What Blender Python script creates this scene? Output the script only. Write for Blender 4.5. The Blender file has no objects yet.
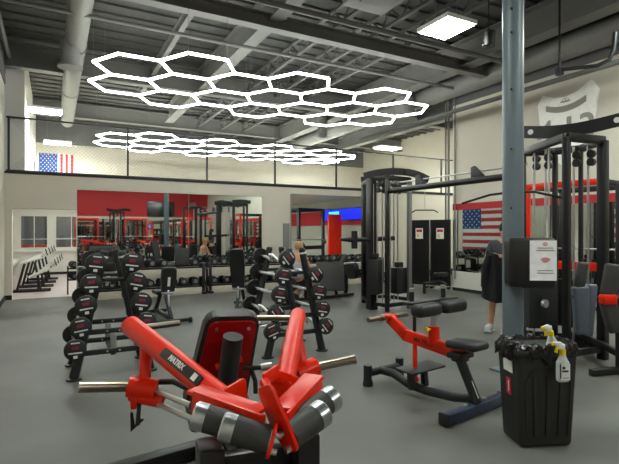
import bpy, bmesh, math, random
from mathutils import Vector, Matrix, Euler
random.seed(4)
PI = math.pi
sc = bpy.context.scene
COL = sc.collection

# ------------------------------------------------------------------ camera
YAW = math.atan(.5425)
cam_d = bpy.data.cameras.new('camera')
cam = bpy.data.objects.new('camera', cam_d); COL.objects.link(cam)
cam.location = (0, 0, 1.5); cam.rotation_euler = (PI/2, 0, -YAW)
cam_d.sensor_width = 36; cam_d.lens = 470/619*36; cam_d.clip_end = 200; cam_d.clip_start = .05
sc.camera = cam
# ------------------------------------------------------------------ world, exposure, lamp strengths
w = bpy.data.worlds.new('world'); sc.world = w; w.use_nodes = True
w.node_tree.nodes['Background'].inputs[0].default_value = (.8, .85, 1, 1)
w.node_tree.nodes['Background'].inputs[1].default_value = .3
sc.view_settings.view_transform = 'Standard'; sc.view_settings.look = 'None'
sc.view_settings.exposure = 0.85; sc.view_settings.gamma = 1; sc.view_settings.use_curve_mapping = False
PANEL_E = 22.0      # ceiling panels
HEX_E = 9.0         # honeycomb tubes
SIDE_E = 12.0        # added, unseen panels in the side rooms

# ------------------------------------------------------------------ materials
MATS = {}
def mat(name, col, rough=.5, metal=0, noise=0, nscale=20, bump=0, bscale=60, coat=0, emit=0, spec=None, alpha=1, trans=0):
    if name in MATS: return MATS[name]
    m = bpy.data.materials.new(name); m.use_nodes = True
    nt = m.node_tree; N = nt.nodes; L = nt.links; b = N['Principled BSDF']
    c = tuple(x/255 for x in col); c = tuple((x/12.92 if x <= .04045 else ((x+.055)/1.055)**2.4) for x in c)
    b.inputs['Base Color'].default_value = (*c, 1)
    b.inputs['Roughness'].default_value = rough; b.inputs['Metallic'].default_value = metal
    if coat: b.inputs['Coat Weight'].default_value = coat; b.inputs['Coat Roughness'].default_value = .12
    if spec is not None: b.inputs['Specular IOR Level'].default_value = spec
    if trans: b.inputs['Transmission Weight'].default_value = trans
    if emit:
        b.inputs['Emission Color'].default_value = (*c, 1); b.inputs['Emission Strength'].default_value = emit
    if alpha < 1: b.inputs['Alpha'].default_value = alpha
    tc = N.new('ShaderNodeTexCoord')
    nz = N.new('ShaderNodeTexNoise'); nz.inputs['Scale'].default_value = nscale; nz.inputs['Detail'].default_value = 4
    L.new(tc.outputs['Object'], nz.inputs['Vector'])
    amt = noise if noise else .06
    mp = N.new('ShaderNodeMapRange'); mp.inputs['To Min'].default_value = 1-amt; mp.inputs['To Max'].default_value = 1+amt
    mp.inputs['From Min'].default_value = .3; mp.inputs['From Max'].default_value = .7
    L.new(nz.outputs['Fac'], mp.inputs['Value'])
    if not emit:
        mx = N.new('ShaderNodeVectorMath'); mx.operation = 'SCALE'; mx.inputs[0].default_value = c
        L.new(mp.outputs['Result'], mx.inputs['Scale']); L.new(mx.outputs['Vector'], b.inputs['Base Color'])
    if bump:
        nb = N.new('ShaderNodeTexNoise'); nb.inputs['Scale'].default_value = bscale
        L.new(tc.outputs['Object'], nb.inputs['Vector'])
        bp = N.new('ShaderNodeBump'); bp.inputs['Strength'].default_value = bump; bp.inputs['Distance'].default_value = .01
        L.new(nb.outputs['Fac'], bp.inputs['Height']); L.new(bp.outputs['Normal'], b.inputs['Normal'])
    MATS[name] = m
    return m
RUB = mat('rubber_floor', (98, 98, 93), .5, noise=.16, nscale=1.2, bump=.15, bscale=300)
def speckle(m):
    nt = m.node_tree; N = nt.nodes; L = nt.links; b = N['Principled BSDF']
    src = b.inputs['Base Color'].links[0].from_socket
    tc = N.new('ShaderNodeTexCoord'); nz = N.new('ShaderNodeTexNoise'); nz.inputs['Scale'].default_value = 140; nz.inputs['Detail'].default_value = 2
    L.new(tc.outputs['Object'], nz.inputs['Vector'])
    r = N.new('ShaderNodeMapRange'); r.inputs['From Min'].default_value = .35; r.inputs['From Max'].default_value = .65
    r.inputs['To Min'].default_value = .8; r.inputs['To Max'].default_value = 1.2; L.new(nz.outputs['Fac'], r.inputs['Value'])
    mx = N.new('ShaderNodeVectorMath'); mx.operation = 'SCALE'; L.new(src, mx.inputs[0]); L.new(r.outputs['Result'], mx.inputs['Scale'])
    L.new(mx.outputs['Vector'], b.inputs['Base Color'])
speckle(RUB)
PINKF = mat('vinyl_floor', (196, 182, 180), .35, noise=.08, nscale=2)
WALLM = mat('wall_beige', (208, 202, 188), .8, noise=.03, nscale=1.5)
WALLW = mat('wall_white', (214, 212, 202), .8, noise=.03, nscale=1.5)
REDW = mat('wall_red', (176, 34, 40), .7, noise=.03)
CEIL = mat('ceiling_deck', (80, 80, 78), .8, noise=.12, nscale=3)
DARKW = mat('wall_dark', (96, 97, 97), .8, noise=.05)
DUCT = mat('duct_paint', (126, 126, 122), .6, noise=.06)
STEEL_G = mat('beam_paint', (112, 112, 108), .6, noise=.06)
PIPEM = mat('pipe_paint', (110, 111, 109), .6)
BASEB = mat('baseboard_black', (22, 22, 22), .6)
MIRR = mat('mirror', (222, 228, 224), .02, metal=1, noise=.001)
RED = mat('red_paint', (222, 36, 0), .3, spec=.35, noise=.02)
REDD = mat('dark_red_paint', (150, 4, 6), .4, spec=.3)
BLK = mat('black_paint', (15, 16, 17), .4, noise=.15)
BLK2 = mat('charcoal_paint', (30, 33, 35), .42, noise=.1)
VINYL = mat('black_vinyl', (26, 27, 28), .45, bump=.12, bscale=220)
GREYV = mat('grey_vinyl', (92, 100, 112), .4, bump=.1, bscale=200)
FOAM = mat('foam_grey', (50, 50, 48), .6, bump=.1, bscale=200)
CHROME = mat('chrome', (196, 196, 194), .32, metal=.9, noise=.03)
STEELC = mat('grey_steel_column', (120, 120, 116), .4, metal=.3)
ALU = mat('brushed_alloy', (186, 190, 192), .3, metal=1, noise=.12, nscale=40)
NICK = mat('satin_nickel', (150, 140, 124), .28, metal=1)
WHITE = mat('white_print', (226, 226, 222), .5)
CREAM = mat('rack_cream', (188, 180, 164), .5, noise=.06)
REDP = mat('red_print', (190, 30, 45), .5)
YEL = mat('yellow_plastic', (236, 214, 20), .35)
POLEM = mat('pole_paint', (98, 111, 118), .4, noise=.05, nscale=6)
RUBB = mat('black_rubber', (21, 22, 23), .5, bump=.08)
HEADW = mat('head_print_white', (198, 198, 198), .5)
HEADR = mat('head_print_red', (120, 34, 48), .5)
BARM = mat('curl_bar_metal', (225, 225, 225), .35, metal=.7)
NAVY = mat('navy_paint', (38, 50, 72), .4)
SKIN = mat('skin', (204, 152, 120), .55, noise=.04)
BLUEP = mat('flag_blue', (36, 66, 130), .8)
FRED = mat('flag_red', (190, 40, 48), .8)
FWHT = mat('flag_white', (226, 226, 226), .8)
PAPER = mat('paper', (232, 232, 232), .6)
LINER = mat('bin_liner', (24, 24, 25), .22, bump=.6, bscale=30)
BIN = mat('bin_plastic', (30, 31, 27), .5, bump=.1, bscale=150)
SHIELD = mat('shield_white', (250, 249, 243), .55)
SHG = mat('shield_grey', (150, 146, 136), .6)
TVM = mat('tv_black', (12, 12, 14), .15)
GLOWP = mat('panel_glow', (246, 255, 248), emit=PANEL_E)
GLOWF = mat('far_panel_glow', (246, 255, 248), emit=PANEL_E*3.4)
GLOWS = mat('side_panel_glow', (250, 255, 250), emit=SIDE_E)
GLOWH = mat('tube_glow', (250, 255, 248), emit=HEX_E)
SCRB = mat('screen_blue', (6, 34, 200), emit=.7)
SCRC = mat('screen_cyan', (60, 210, 250), emit=.9)
HAIRB = mat('hair_brown', (92, 62, 42), .6, bump=.4, bscale=120)
HAIRD = mat('hair_dark', (28, 22, 20), .6, bump=.4, bscale=120)
HAIRL = mat('hair_blond', (176, 140, 96), .6, bump=.4, bscale=120)
CLB = mat('cloth_black', (20, 21, 23), .85, bump=.3, bscale=40)
CLG = mat('cloth_grey', (74, 78, 84), .85, bump=.3, bscale=40)
CLL = mat('cloth_light_grey', (168, 170, 172), .85, bump=.3, bscale=40)
CLW = mat('cloth_white', (220, 222, 224), .85, bump=.3, bscale=40)
BOTT = mat('bottle_plastic', (196, 200, 202), .25)
WIREM = mat('wire_grey', (120, 120, 118), .5)

# ------------------------------------------------------------------ mesh builder
class MB:
    def __init__(s): s.bm = bmesh.new()
    def _take(s, t, M, mi, smooth):
        vs = {}
        for v in t.verts: vs[v] = s.bm.verts.new(M @ v.co)
        for f in t.faces:
            try:
                nf = s.bm.faces.new([vs[v] for v in f.verts]); nf.material_index = mi; nf.smooth = smooth
            except ValueError: pass
        t.free()
    def box(s, c, size, rot=(0, 0, 0), bev=0, mi=0, seg=2, M=None, taper=1, tapy=None):
        t = bmesh.new(); bmesh.ops.create_cube(t, size=1)
        for v in t.verts:
            k = taper if v.co.z < 0 else 1; ky = (tapy if tapy is not None else taper) if v.co.z < 0 else 1
            v.co = Vector((v.co.x*size[0]*k, v.co.y*size[1]*ky, v.co.z*size[2]))
        if bev: bmesh.ops.bevel(t, geom=t.edges[:], offset=bev, segments=seg, profile=.5, affect='EDGES')
        R = M if M is not None else Euler(rot).to_matrix()
        s._take(t, Matrix.Translation(c) @ R.to_4x4(), mi, bool(bev)); return s
    def bar(s, a, b, wx, wz, bev=0, mi=0, up=(0, 0, 1), seg=2):
        a = Vector(a); b = Vector(b); d = b-a; L = d.length; y = d/L
        u = Vector(up)
        if abs(y.dot(u)) > .95: u = Vector((0, 1, 0))
        x = y.cross(u).normalized(); z = x.cross(y)
        return s.box((a+b)/2, (wx, L, wz), bev=bev, mi=mi, seg=seg, M=Matrix((x, y, z)).transposed())
    def cyl(s, a, b, r, r2=None, n=16, mi=0, caps=True):
        a = Vector(a); b = Vector(b); r2 = r if r2 is None else r2
        t = bmesh.new()
        z = (b-a); L = z.length; z = z/L
        x = z.orthogonal().normalized(); y = z.cross(x)
        A = [t.verts.new(a+(x*math.cos(2*PI*i/n)+y*math.sin(2*PI*i/n))*r) for i in range(n)]
        B = [t.verts.new(b+(x*math.cos(2*PI*i/n)+y*math.sin(2*PI*i/n))*r2) for i in range(n)]
        for i in range(n): t.faces.new((A[i], A[(i+1) % n], B[(i+1) % n], B[i]))
        if caps: t.faces.new(A[::-1]); t.faces.new(B)
        s._take(t, Matrix.Identity(4), mi, True); return s
    def tube(s, pts, r, n=10, mi=0, rs=None, flat=1):
        pts = [Vector(p) for p in pts]; rings = []
        t = bmesh.new(); prev = None
        for i, p in enumerate(pts):
            d = (pts[min(i+1, len(pts)-1)]-pts[max(i-1, 0)]).normalized()
            if prev is None: x = d.orthogonal().normalized()
            else: x = (prev-d*prev.dot(d)).normalized()
            prev = x; y = d.cross(x); rr = rs[i] if rs else r
            rings.append([t.verts.new(p+(x*math.cos(2*PI*k/n)+y*math.sin(2*PI*k/n)*flat)*rr) for k in range(n)])
        for a, b in zip(rings, rings[1:]):
            for k in range(n): t.faces.new((a[k], a[(k+1) % n], b[(k+1) % n], b[k]))
        t.faces.new(rings[0][::-1]); t.faces.new(rings[-1])
        s._take(t, Matrix.Identity(4), mi, True); return s
    def prism(s, pts, th, M=None, bev=0, mi=0):
        t = bmesh.new()
        A = [t.verts.new((p[0], p[1], -th/2)) for p in pts]; B = [t.verts.new((p[0], p[1], th/2)) for p in pts]
        n = len(pts); t.faces.new(A[::-1]); t.faces.new(B)
        for i in range(n): t.faces.new((A[i], A[(i+1) % n], B[(i+1) % n], B[i]))
        if bev: bmesh.ops.bevel(t, geom=t.edges[:], offset=bev, segments=2, profile=.5, affect='EDGES')
        s._take(t, M or Matrix.Identity(4), mi, bool(bev)); return s
    def ball(s, c, r, mi=0, sc=(1, 1, 1), n=14):
        t = bmesh.new(); bmesh.ops.create_uvsphere(t, u_segments=n, v_segments=max(6, n*2//3), radius=r)
        s._take(t, Matrix.Translation(c) @ Matrix.Diagonal((*sc, 1)), mi, True); return s
    def build(s, name, mats, parent=None, loc=None, rot=None, **tags):
        me = bpy.data.meshes.new(name)
        bmesh.ops.recalc_face_normals(s.bm, faces=s.bm.faces[:])
        s.bm.to_mesh(me); s.bm.free()
        for m in (mats if isinstance(mats, (list, tuple)) else [mats]): me.materials.append(m)
        try: me.set_sharp_from_angle(angle=math.radians(38))
        except Exception: pass
        o = bpy.data.objects.new(name, me); COL.objects.link(o)
        if parent: o.parent = parent
        if loc: o.location = loc
        if rot: o.rotation_euler = rot
        for k, v in tags.items(): o[k] = v
        return o
def plane_M(o, x, y):
    x = Vector(x).normalized(); y = Vector(y).normalized(); z = x.cross(y)
    m = Matrix((x, y, z)).transposed().to_4x4(); m.translation = Vector(o); return m
def thing(name, label, cat, loc=(0, 0, 0), rz=0, group=None):
    o = bpy.data.objects.new(name, None); COL.objects.link(o); o.empty_display_size = .1
    o.location = loc; o.rotation_euler = (0, 0, rz); o['label'] = label; o['category'] = cat
    if group: o['group'] = group
    return o
def tag(o, label, cat, group=None):
    o['label'] = label; o['category'] = cat
    if group: o['group'] = group
    return o
def struct(name, mb, m, **kw):
    o = mb.build(name, m, **kw)
    if 'parent' not in kw: o['kind'] = 'structure'
    return o
def kids(o): return [c for c in bpy.data.objects if c.parent == o]
def dup(o, loc=None, rz=None, label=None, group=None, parent=None):
    c = o.copy(); COL.objects.link(c)
    if parent: c.parent = parent
    if loc is not None: c.location = loc
    if rz is not None: c.rotation_euler = (0, 0, rz)
    if label: c['label'] = label
    if group: c['group'] = group
    for ch in kids(o): dup(ch, parent=c)
    return c
def text(name, body, size, M, m, parent=None, ext=.002, **tags):
    cu = bpy.data.curves.new(name, 'FONT'); cu.body = body; cu.size = size; cu.align_x = 'CENTER'; cu.align_y = 'CENTER'
    cu.extrude = ext; cu.offset = size*.012
    t = bpy.data.objects.new(name, cu); COL.objects.link(t)
    dg = bpy.context.evaluated_depsgraph_get(); me = bpy.data.meshes.new_from_object(t.evaluated_get(dg))
    bpy.data.objects.remove(t); me.transform(M); me.materials.clear(); me.materials.append(m); me.name = name
    o = bpy.data.objects.new(name, me); COL.objects.link(o)
    if parent: o.parent = parent
    for k, v in tags.items(): o[k] = v
    return o
def slab(mb, x0, x1, y0, y1, z0, z1, mi=0, bev=0):
    return mb.box(((x0+x1)/2, (y0+y1)/2, (z0+z1)/2), (x1-x0, y1-y0, z1-z0), mi=mi, bev=bev)

# ------------------------------------------------------------------ the room
XL, XR, YB, YR = -.97, 9.07, 12.3, -6.5
HC = 5.75
struct('floor', slab(MB(), XL-.3, 14.2, YR-.3, YB, -.2, 0), RUB)
struct('floor_side_room', slab(MB(), XL-.6, 1.6, YB+.001, 18.9, -.2, .003), PINKF)
struct('floor_rear_room', slab(MB(), -2, 1.6, 18.901, 22.5, -.2, .002), RUB)
struct('wall_rear_room_back', slab(MB(), -2, 3, 22.4, 22.6, 0, 2.66), DARKW)
struct('wall_rear_room_left', slab(MB(), -2.2, -2, 18.9, 22.5, 0, 2.66), WALLM)
struct('ceiling_rear_room', slab(MB(), -2.2, 3, 20.2, 22.6, 2.66, 2.84), WALLM)
struct('floor_second_hall', slab(MB(), 1.6, 14.2, YB+.001, 22.5, -.2, .002), RUB)
struct('ceiling', slab(MB(), -1.6, 14.2, YR-.3, 22.6, HC, HC+.15), CEIL)
# corrugation ribs of the metal deck
mb = MB()
y = YR
while y < 20.5:
    mb.box((6.5, y, HC-.02), (15, .09, .045)); y += .42
struct('ceiling_ribs', mb, CEIL)
# left wall, with its grey top band
mb = MB(); slab(mb, XL-.2, XL, YR, YB, 0, 4.75)
struct('wall_left', mb, WALLM)
struct('wall_left_upper', slab(MB(), XL-.2, XL+.02, YR, YB, 4.75, HC), DARKW)
struct('wall_left_mezzanine', slab(MB(), XL-.2, -.6, YB+.25, 20, 2.85, HC), WALLW)
mb = MB(); slab(mb, XR, XR+.25, YR, 8.93, 0, 4.75)
struct('wall_right', mb, WALLM)
struct('wall_right_upper', slab(MB(), XR-.02, XR+.25, YR, 8.93, 4.75, HC), DARKW)
struct('wall_alcove', slab(MB(), 14, 14.2, 8, 21, 0, HC), WALLM)
struct('wall_alcove_return', slab(MB(), XR+.25, 14, 8.68, 8.93, 0, HC), WALLM)
mb = MB(); slab(mb, XL, XR, YR-.2, YR, 0, 2.45); struct('wall_rear', mb, WALLM)
mb = MB(); slab(mb, XL, XR, YR-.2, YR, 2.45, HC); struct('wall_rear_upper', mb, REDW)
struct('wall_far', slab(MB(), -1, 14, 20, 20.2, 2.85, 4.8), WALLM)
struct('wall_far_upper', slab(MB(), -1, 14, 19.98, 20.2, 4.8, HC), DARKW)
# back wall with openings
X1, X2, X3, X4, X5 = -.83, .46, 5.15, 6.03, 8.85
mb = MB()
slab(mb, XL, X1, YB, YB+.25, 0, 2.8)
slab(mb, X1, X2, YB, YB+.25, 2.03, 2.8)
slab(mb, X2, X3, YB+.03, YB+.25, 0, 2.5)
slab(mb, X2, X4, YB, YB+.25, 2.5, 2.8)
slab(mb, X3, X4, YB, YB+.25, 0, 2.5)
slab(mb, X4, X5, YB, YB+.25, 2.62, 2.8)
slab(mb, X4, X5, YB, YB+.25, 0, .5)
slab(mb, X5, 14, YB, YB+.25, 0, 2.8)
struct('wall_back', mb, WALLM)
struct('trim_back', slab(MB(), XL, 14, YB-.02, YB+.27, 2.8, 2.85), BASEB)
struct('floor_mezzanine', slab(MB(), -1.5, 14, YB+.26, 20.2, 2.66, 2.84), WALLM)
struct('baseboard_back', slab(MB(), XL+.01, X1, YB-.02, YB, 0, .1), BASEB)
struct('baseboard_back_right', slab(MB(), X2, 14, YB-.02, YB, 0, .2), BASEB)
struct('baseboard_left', slab(MB(), XL, XL+.02, YR, YB-.02, 0, .1), BASEB)
struct('baseboard_right', slab(MB(), XR-.02, XR, YR, 8.93, 0, .08), BASEB)
# grey service door in the pier
d = struct('door_1', slab(MB(), 5.80, 6.0, YB-.03, YB-.001, .01, 1.75), mat('door_grey', (128, 130, 128), .5))
MB().box((5.83, YB-.06, 1.0), (.02, .05, .12), bev=.005).build('door_handle', CHROME, d)

# the mirrors of the back wall: two big panes
for (a, b, lab) in ((X2+.01, 3.08, 'large wall mirror, the pane beside the side room opening'), (3.09, X3-.01, 'large wall mirror, the pane beside the beige pier')):
    o = slab(MB(), a, b, YB, YB+.028, .5, 2.49).build('wall_mirror', MIRR); tag(o, lab, 'mirror')
o = slab(MB(), XR-.012, XR-.001, -2, 8.9, .5, 2.06).build('wall_mirror', MIRR); tag(o, 'long wall mirror above the white knee wall on the right', 'mirror')
o = slab(MB(), XR-.03, XR-.001, -2, 8.92, .08, .5).build('knee_wall', WALLW); o.name = 'trim_1'; o['kind'] = 'structure'
o = slab(MB(), XR-.02, XR-.001, -2, 8.92, 2.06, 2.22).build('trim_2', REDW); o['kind'] = 'structure'
o = slab(MB(), 1.0, 8.6, YR, YR+.012, .5, 2.3).build('wall_mirror', MIRR); tag(o, 'rear wall mirror seen far off within the back mirror', 'mirror')

# side room on the left
struct('wall_side_room_left', slab(MB(), -1.45, -1.25, YB+.25, 18.9, 0, 2.66), WALLW)
struct('wall_side_room_right', slab(MB(), 1.45, 1.6, YB+.25, 18.9, 0, 2.66), WALLW)
WN = [(-1.04, -.2), (.02, 1.05)]
YS = 18.9
mb = MB()
slab(mb, -1.45, 1.6, YS, YS+.12, 0, .93); slab(mb, -1.45, 1.6, YS, YS+.12, 2.08, 2.66)
xs = [-1.45] + [v for p in WN for v in p] + [1.6]
for i in range(0, len(xs), 2): slab(mb, xs[i], xs[i+1], YS, YS+.12, .93, 2.08)
struct('wall_side_room_back', mb, WALLW)
struct('trim_3', slab(MB(), -1.24, 1.45, YS-.1, YS, .80, .86), WALLW)
struct('baseboard_side_room', slab(MB(), X1, 1.45, YS-.02, YS, 0, .09), BASEB)
for i, (a, b) in enumerate(WN):
    mb = MB()
    for (p, q, r_, s_) in ((a, a+.03, .93, 2.08), (b-.03, b, .93, 2.08), (a, b, .93, .96), (a, b, 2.05, 2.08), ((a+b)/2-.012, (a+b)/2+.012, .93, 2.08)): slab(mb, p, q, YS-.01, YS+.08, r_, s_)
    f_ = struct('window_%d' % (i+1), mb, WALLW)
    slab(MB(), a+.02, b-.02, YS+.03, YS+.036, .95, 2.06).build('pane', mat('clear_glass', (235, 240, 238), .0, trans=1, noise=.001), f_)

# second hall behind the right opening
struct('wall_hall_right', slab(MB(), 9.05, 9.25, YB+.25, 20.8, 0, 2.66), mat('wall_green_grey', (168, 172, 158), .8))
struct('trim_4', slab(MB(), 9.0, 9.05, YB+.3, 20.9, 1.75, 2.27), REDW)
struct('wall_hall_back', slab(MB(), 3, 9.05, 20.8, 21, 0, 2.66), WALLM)
struct('wall_hall_left', slab(MB(), 3, 3.1, YB+.25, 20.8, 0, 2.66), WALLM)
struct('ceiling_second_hall', slab(MB(), 1.6, 14, 20.2, 21.2, 2.66, 2.84), WALLM)
# second hall opening frame
mb = MB(); slab(mb, X4, X4+.04, YB-.01, YB+.26, .5, 2.62); slab(mb, X5-.04, X5, YB-.01, YB+.26, .5, 2.62)
struct('trim_5', mb, mat('steel_trim', (150, 152, 150), .4, metal=.6))

# ------------------------------------------------------------------ ceiling structure
def ybeam(x, y0, y1, z, wd, ht, name, m=STEEL_G):
    mb = MB(); mb.box((x, (y0+y1)/2, z), (wd, y1-y0, .02)); mb.box((x, (y0+y1)/2, z+ht), (wd, y1-y0, .02)); mb.box((x, (y0+y1)/2, z+ht/2), (.02, y1-y0, ht)); return struct(name, mb, m)
ybeam(3.35, YR, 16, 5.15, .26, .5, 'trim_6')
ybeam(7.9, YR, 20, 5.1, .34, .55, 'trim_7')
ybeam(2.1, YR, 14, 5.3, .1, .2, 'trim_8')
ybeam(10.6, 9, 20, 4.95, .3, .5, 'trim_9')
def xbeam(y, z, wd, ht, name, x0=XL, x1=9.0, m=STEEL_G):
    mb = MB(); L = x1-x0; c = (x0+x1)/2
    mb.box((c, y, z), (L, wd, .025)); mb.box((c, y, z+ht), (L, wd, .025)); mb.box((c, y, z+ht/2), (L, .02, ht)); return struct(name, mb, m)
xbeam(7.45, 5.0, .2, .22, 'trim_10')
xbeam(12.1, 5.1, .25, .5, 'trim_11', x1=14)
xbeam(17, 5.2, .25, .45, 'trim_12', x1=14)
xbeam(2.5, 5.05, .25, .5, 'trim_13')
xbeam(-2.5, 5.05, .25, .5, 'trim_14')
# open-web joists running in depth
mb = MB()
for x in (4.6, 5.45, 6.3):
    mb.box((x, 9, 5.32), (.08, 20, .05)); mb.box((x, 9, 5.62), (.08, 20, .05))
    y = 0
    while y < 18.6:
        mb.cyl((x, y, 5.32), (x, y+.3, 5.62), .015, n=5, caps=False); mb.cyl((x, y+.3, 5.62), (x, y+.6, 5.32), .015, n=5, caps=False); y += .6
struct('ceiling_joists', mb, mat('joist_paint', (86, 86, 83), .6))
def pipe(pts, r, lab, m=PIPEM, name='ceiling_pipe', cat='pipe'):
    return tag(MB().tube(pts, r, n=10).build(name, m), lab, cat)
pipe([(XL+.03, 8.4, 5.0), (9.0, 8.4, 5.0)], .035, 'thin grey sprinkler pipe crossing the ceiling in front of the honeycomb light')
pipe([(XL+.03, 6.6, 5.0), (9.0, 6.6, 5.0)], .045, 'grey sprinkler pipe nearest the viewer, crossing the ceiling')
pipe([(XL+.1, YR+.1, 5.3), (XL+.1, 19.9, 5.3)], .05, 'grey pipe running along the top of the left wall')
pipe([(8.3, 12.0, 4.35), (8.3, 4.0, 4.35), (8.9, 3.6, 4.35)], .05, 'grey pipe running high along the right wall')
t = thing('hanging_conduit', 'black hanging L shaped conduit beside the tall pole, high on the right', 'conduit', (7.4, 4.9, 4.2))
MB().tube([(0, 0, .0), (0, -.62, -.12), (0.1, -.75, -.05), (.12, -.8, .1), (.12, -.82, .35)], .03).build('pipe', BLK2, t)
MB().cyl((0, 0, -.05), (0, 0, 1.5), .018).build('rod', BLK2, t); MB().box((0, 0, -.03), (.1, .1, .12), bev=.01).build('coupling', BLK2, t)
# round duct on the left, with a side stub
t = thing('round_duct', 'large round grey air duct running in depth on the left of the ceiling', 'air duct', (.36, 8, 5.15))
MB().cyl((0, -14, 0), (0, 9.5, 0), .19, n=28).build('duct', DUCT, t)
for yy in (-1.2, 2.2, 5.6): MB().cyl((0, yy, 0), (0, yy+.06, 0), .21, n=28).build('flange', DUCT, t)
mb = MB(); mb.cyl((-.1, 2.0, -.05), (-.1, 2.0, -.5), .17, n=20); mb.cyl((-.1, 2.0, -.5), (-.1, 2.0, -.54), .22, n=20); mb.build('vent_stub', DUCT, t)
t = thing('round_duct', 'pale round air duct running in depth on the right of the ceiling', 'air duct', (8.0, 9, 5.0))
MB().cyl((.75, -12, .1), (.75, 10.5, .1), .24, n=28).build('duct', DUCT, t)
mb = MB(); mb.cyl((.3, .9, .1), (.3, .9, -.45), .24, n=24); mb.cyl((.3, .9, -.45), (.3, .9, -.5), .32, n=24); mb.build('vent_stub', DUCT, t)
def diffuser(x, y, z, r, lab):
    t = thing('ceiling_diffuser', lab, 'vent', (x, y, z))
    MB().cyl((0, 0, .05), (0, 0, HC-z), r, n=20).build('neck', DUCT, t); mb = MB(); mb.cyl((0, 0, 0), (0, 0, .05), r*1.9, r, n=24); mb.cyl((0, 0, -.06), (0, 0, -.04), r*1.1, n=24); mb.build('cone', DUCT, t)
diffuser(7.7, 13.3, 4.6, .16, 'small round ceiling diffuser beyond the honeycomb light')
# hanging air handler
t = thing('air_handler', 'boxy grey air handling unit hung at the top centre of the ceiling', 'air handler', (4.25, 5.65, 4.95))
MB().box((0, 0, .3), (.75, .9, .55), bev=.01).build('cabinet', DUCT, t)
MB().box((0, -.1, .0), (.5, .5, .04), bev=.005).build('grille', PIPEM, t)
for sx in (-.35, .35): MB().cyl((sx, 0, .5), (sx, 0, .8), .012).build('hanger_rod', BLK2, t)
MB().cyl((.15, -.3, -.03), (.15, -.3, .0), .05).build('lamp', GLOWS, t)
MB().tube([(.3, -.45, .4), (.5, -.6, .3), (.55, -.6, .1), (.45, -.55, -.1)], .035).build('hose', BLK2, t)
t = thing('ceiling_speaker', 'black cylindrical speaker hanging just left of the tall pole', 'speaker', (6.0, 5.15, 4.42))
MB().cyl((0, 0, 0), (0, 0, .22), .09, .1, n=20).build('body', BLK, t); MB().cyl((0, 0, .22), (0, 0, 1.3), .01).build('rod', BLK2, t); MB().box((-.06, 0, -.01), (.16, .03, .02)).build('bracket', BLK2, t)

# ceiling lights
def panel(x, y, z, sx, sy, lab, rz=0, m=None, grp=None):
    t = thing('ceiling_light', lab, 'ceiling light', (x, y, z), rz, grp)
    mb = MB(); mb.box((0, 0, .05), (sx+.06, sy+.06, .06)); mb.build('frame', WHITE, t)
    for k in (-1, 1):
        mb = MB(); mb.box((k*sx*.255, 0, .012), (sx*.46, sy, .02)); mb.build('diffuser', m or GLOWP, t)
    top = min(HC, z+3) if z > 3 else 2.66
    for k in (-1, 1): MB().cyl((k*sx*.4, 0, .08), (k*sx*.4, 0, top-z), .006, n=6).build('wire', WIREM, t)
    return t
panel(5.28, 5.33, 4.6, .54, .6, 'bright white panel light, the largest, left of the tall pole')
panel(-.2, 13.9, 4.6, .7, .5, 'bright white panel light above the left end of the railing', m=GLOWF)
panel(.1, 18.4, 4.55, .8, .5, 'small bright panel light above the flag behind the railing', m=GLOWF)
panel(10.9, 14.0, 4.6, .9, .5, 'bright panel light above the left cable tower', m=GLOWF)
panel(10.4, 17.4, 4.6, .9, .45, 'faint far panel light behind the far honeycomb light', m=GLOWF)
for x, y in ((5.4, 0.6), (1.5, -3.5), (5.2, -3.5), (7.6, 3.0), (1.2, 3.6)):  # fill panels added out of view to light the gym
    panel(x, y, 4.7, .8, 1.2, 'added white fill panel, out of view above and behind the viewer', grp='added fill panels out of view')
panel(12.5, 10.6, 4.7, .8, 1.2, 'added white fill panel, hidden in the alcove past the right wall')  # another added fill panel, kept out of view by the right wall
panel(.2, 13.2, 2.6, 1.2, .5, 'added unseen fill panel in the ceiling of the side room', m=GLOWS)  # this and the next: unseen lamps added to light the side room
panel(.2, 17.0, 2.6, 1.2, .5, 'farther added unseen fill panel in the ceiling of the side room', m=GLOWS)
panel(.2, 20.6, 2.6, 1.2, .8, 'added unseen fill panel over the machines behind the side room windows', m=GLOWS)  # unseen lamp added so the room behind the windows is lit
panel(4.4, 13.7, 2.6, 1.6, 1.6, 'added fill panel hidden over the front of the second hall', m=GLOWS)  # this and the next: added to brighten the hall, hidden by the back wall
panel(5.0, 17.5, 2.6, 1.6, 1.6, 'added fill panel hidden over the rear of the second hall', m=GLOWS)

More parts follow.
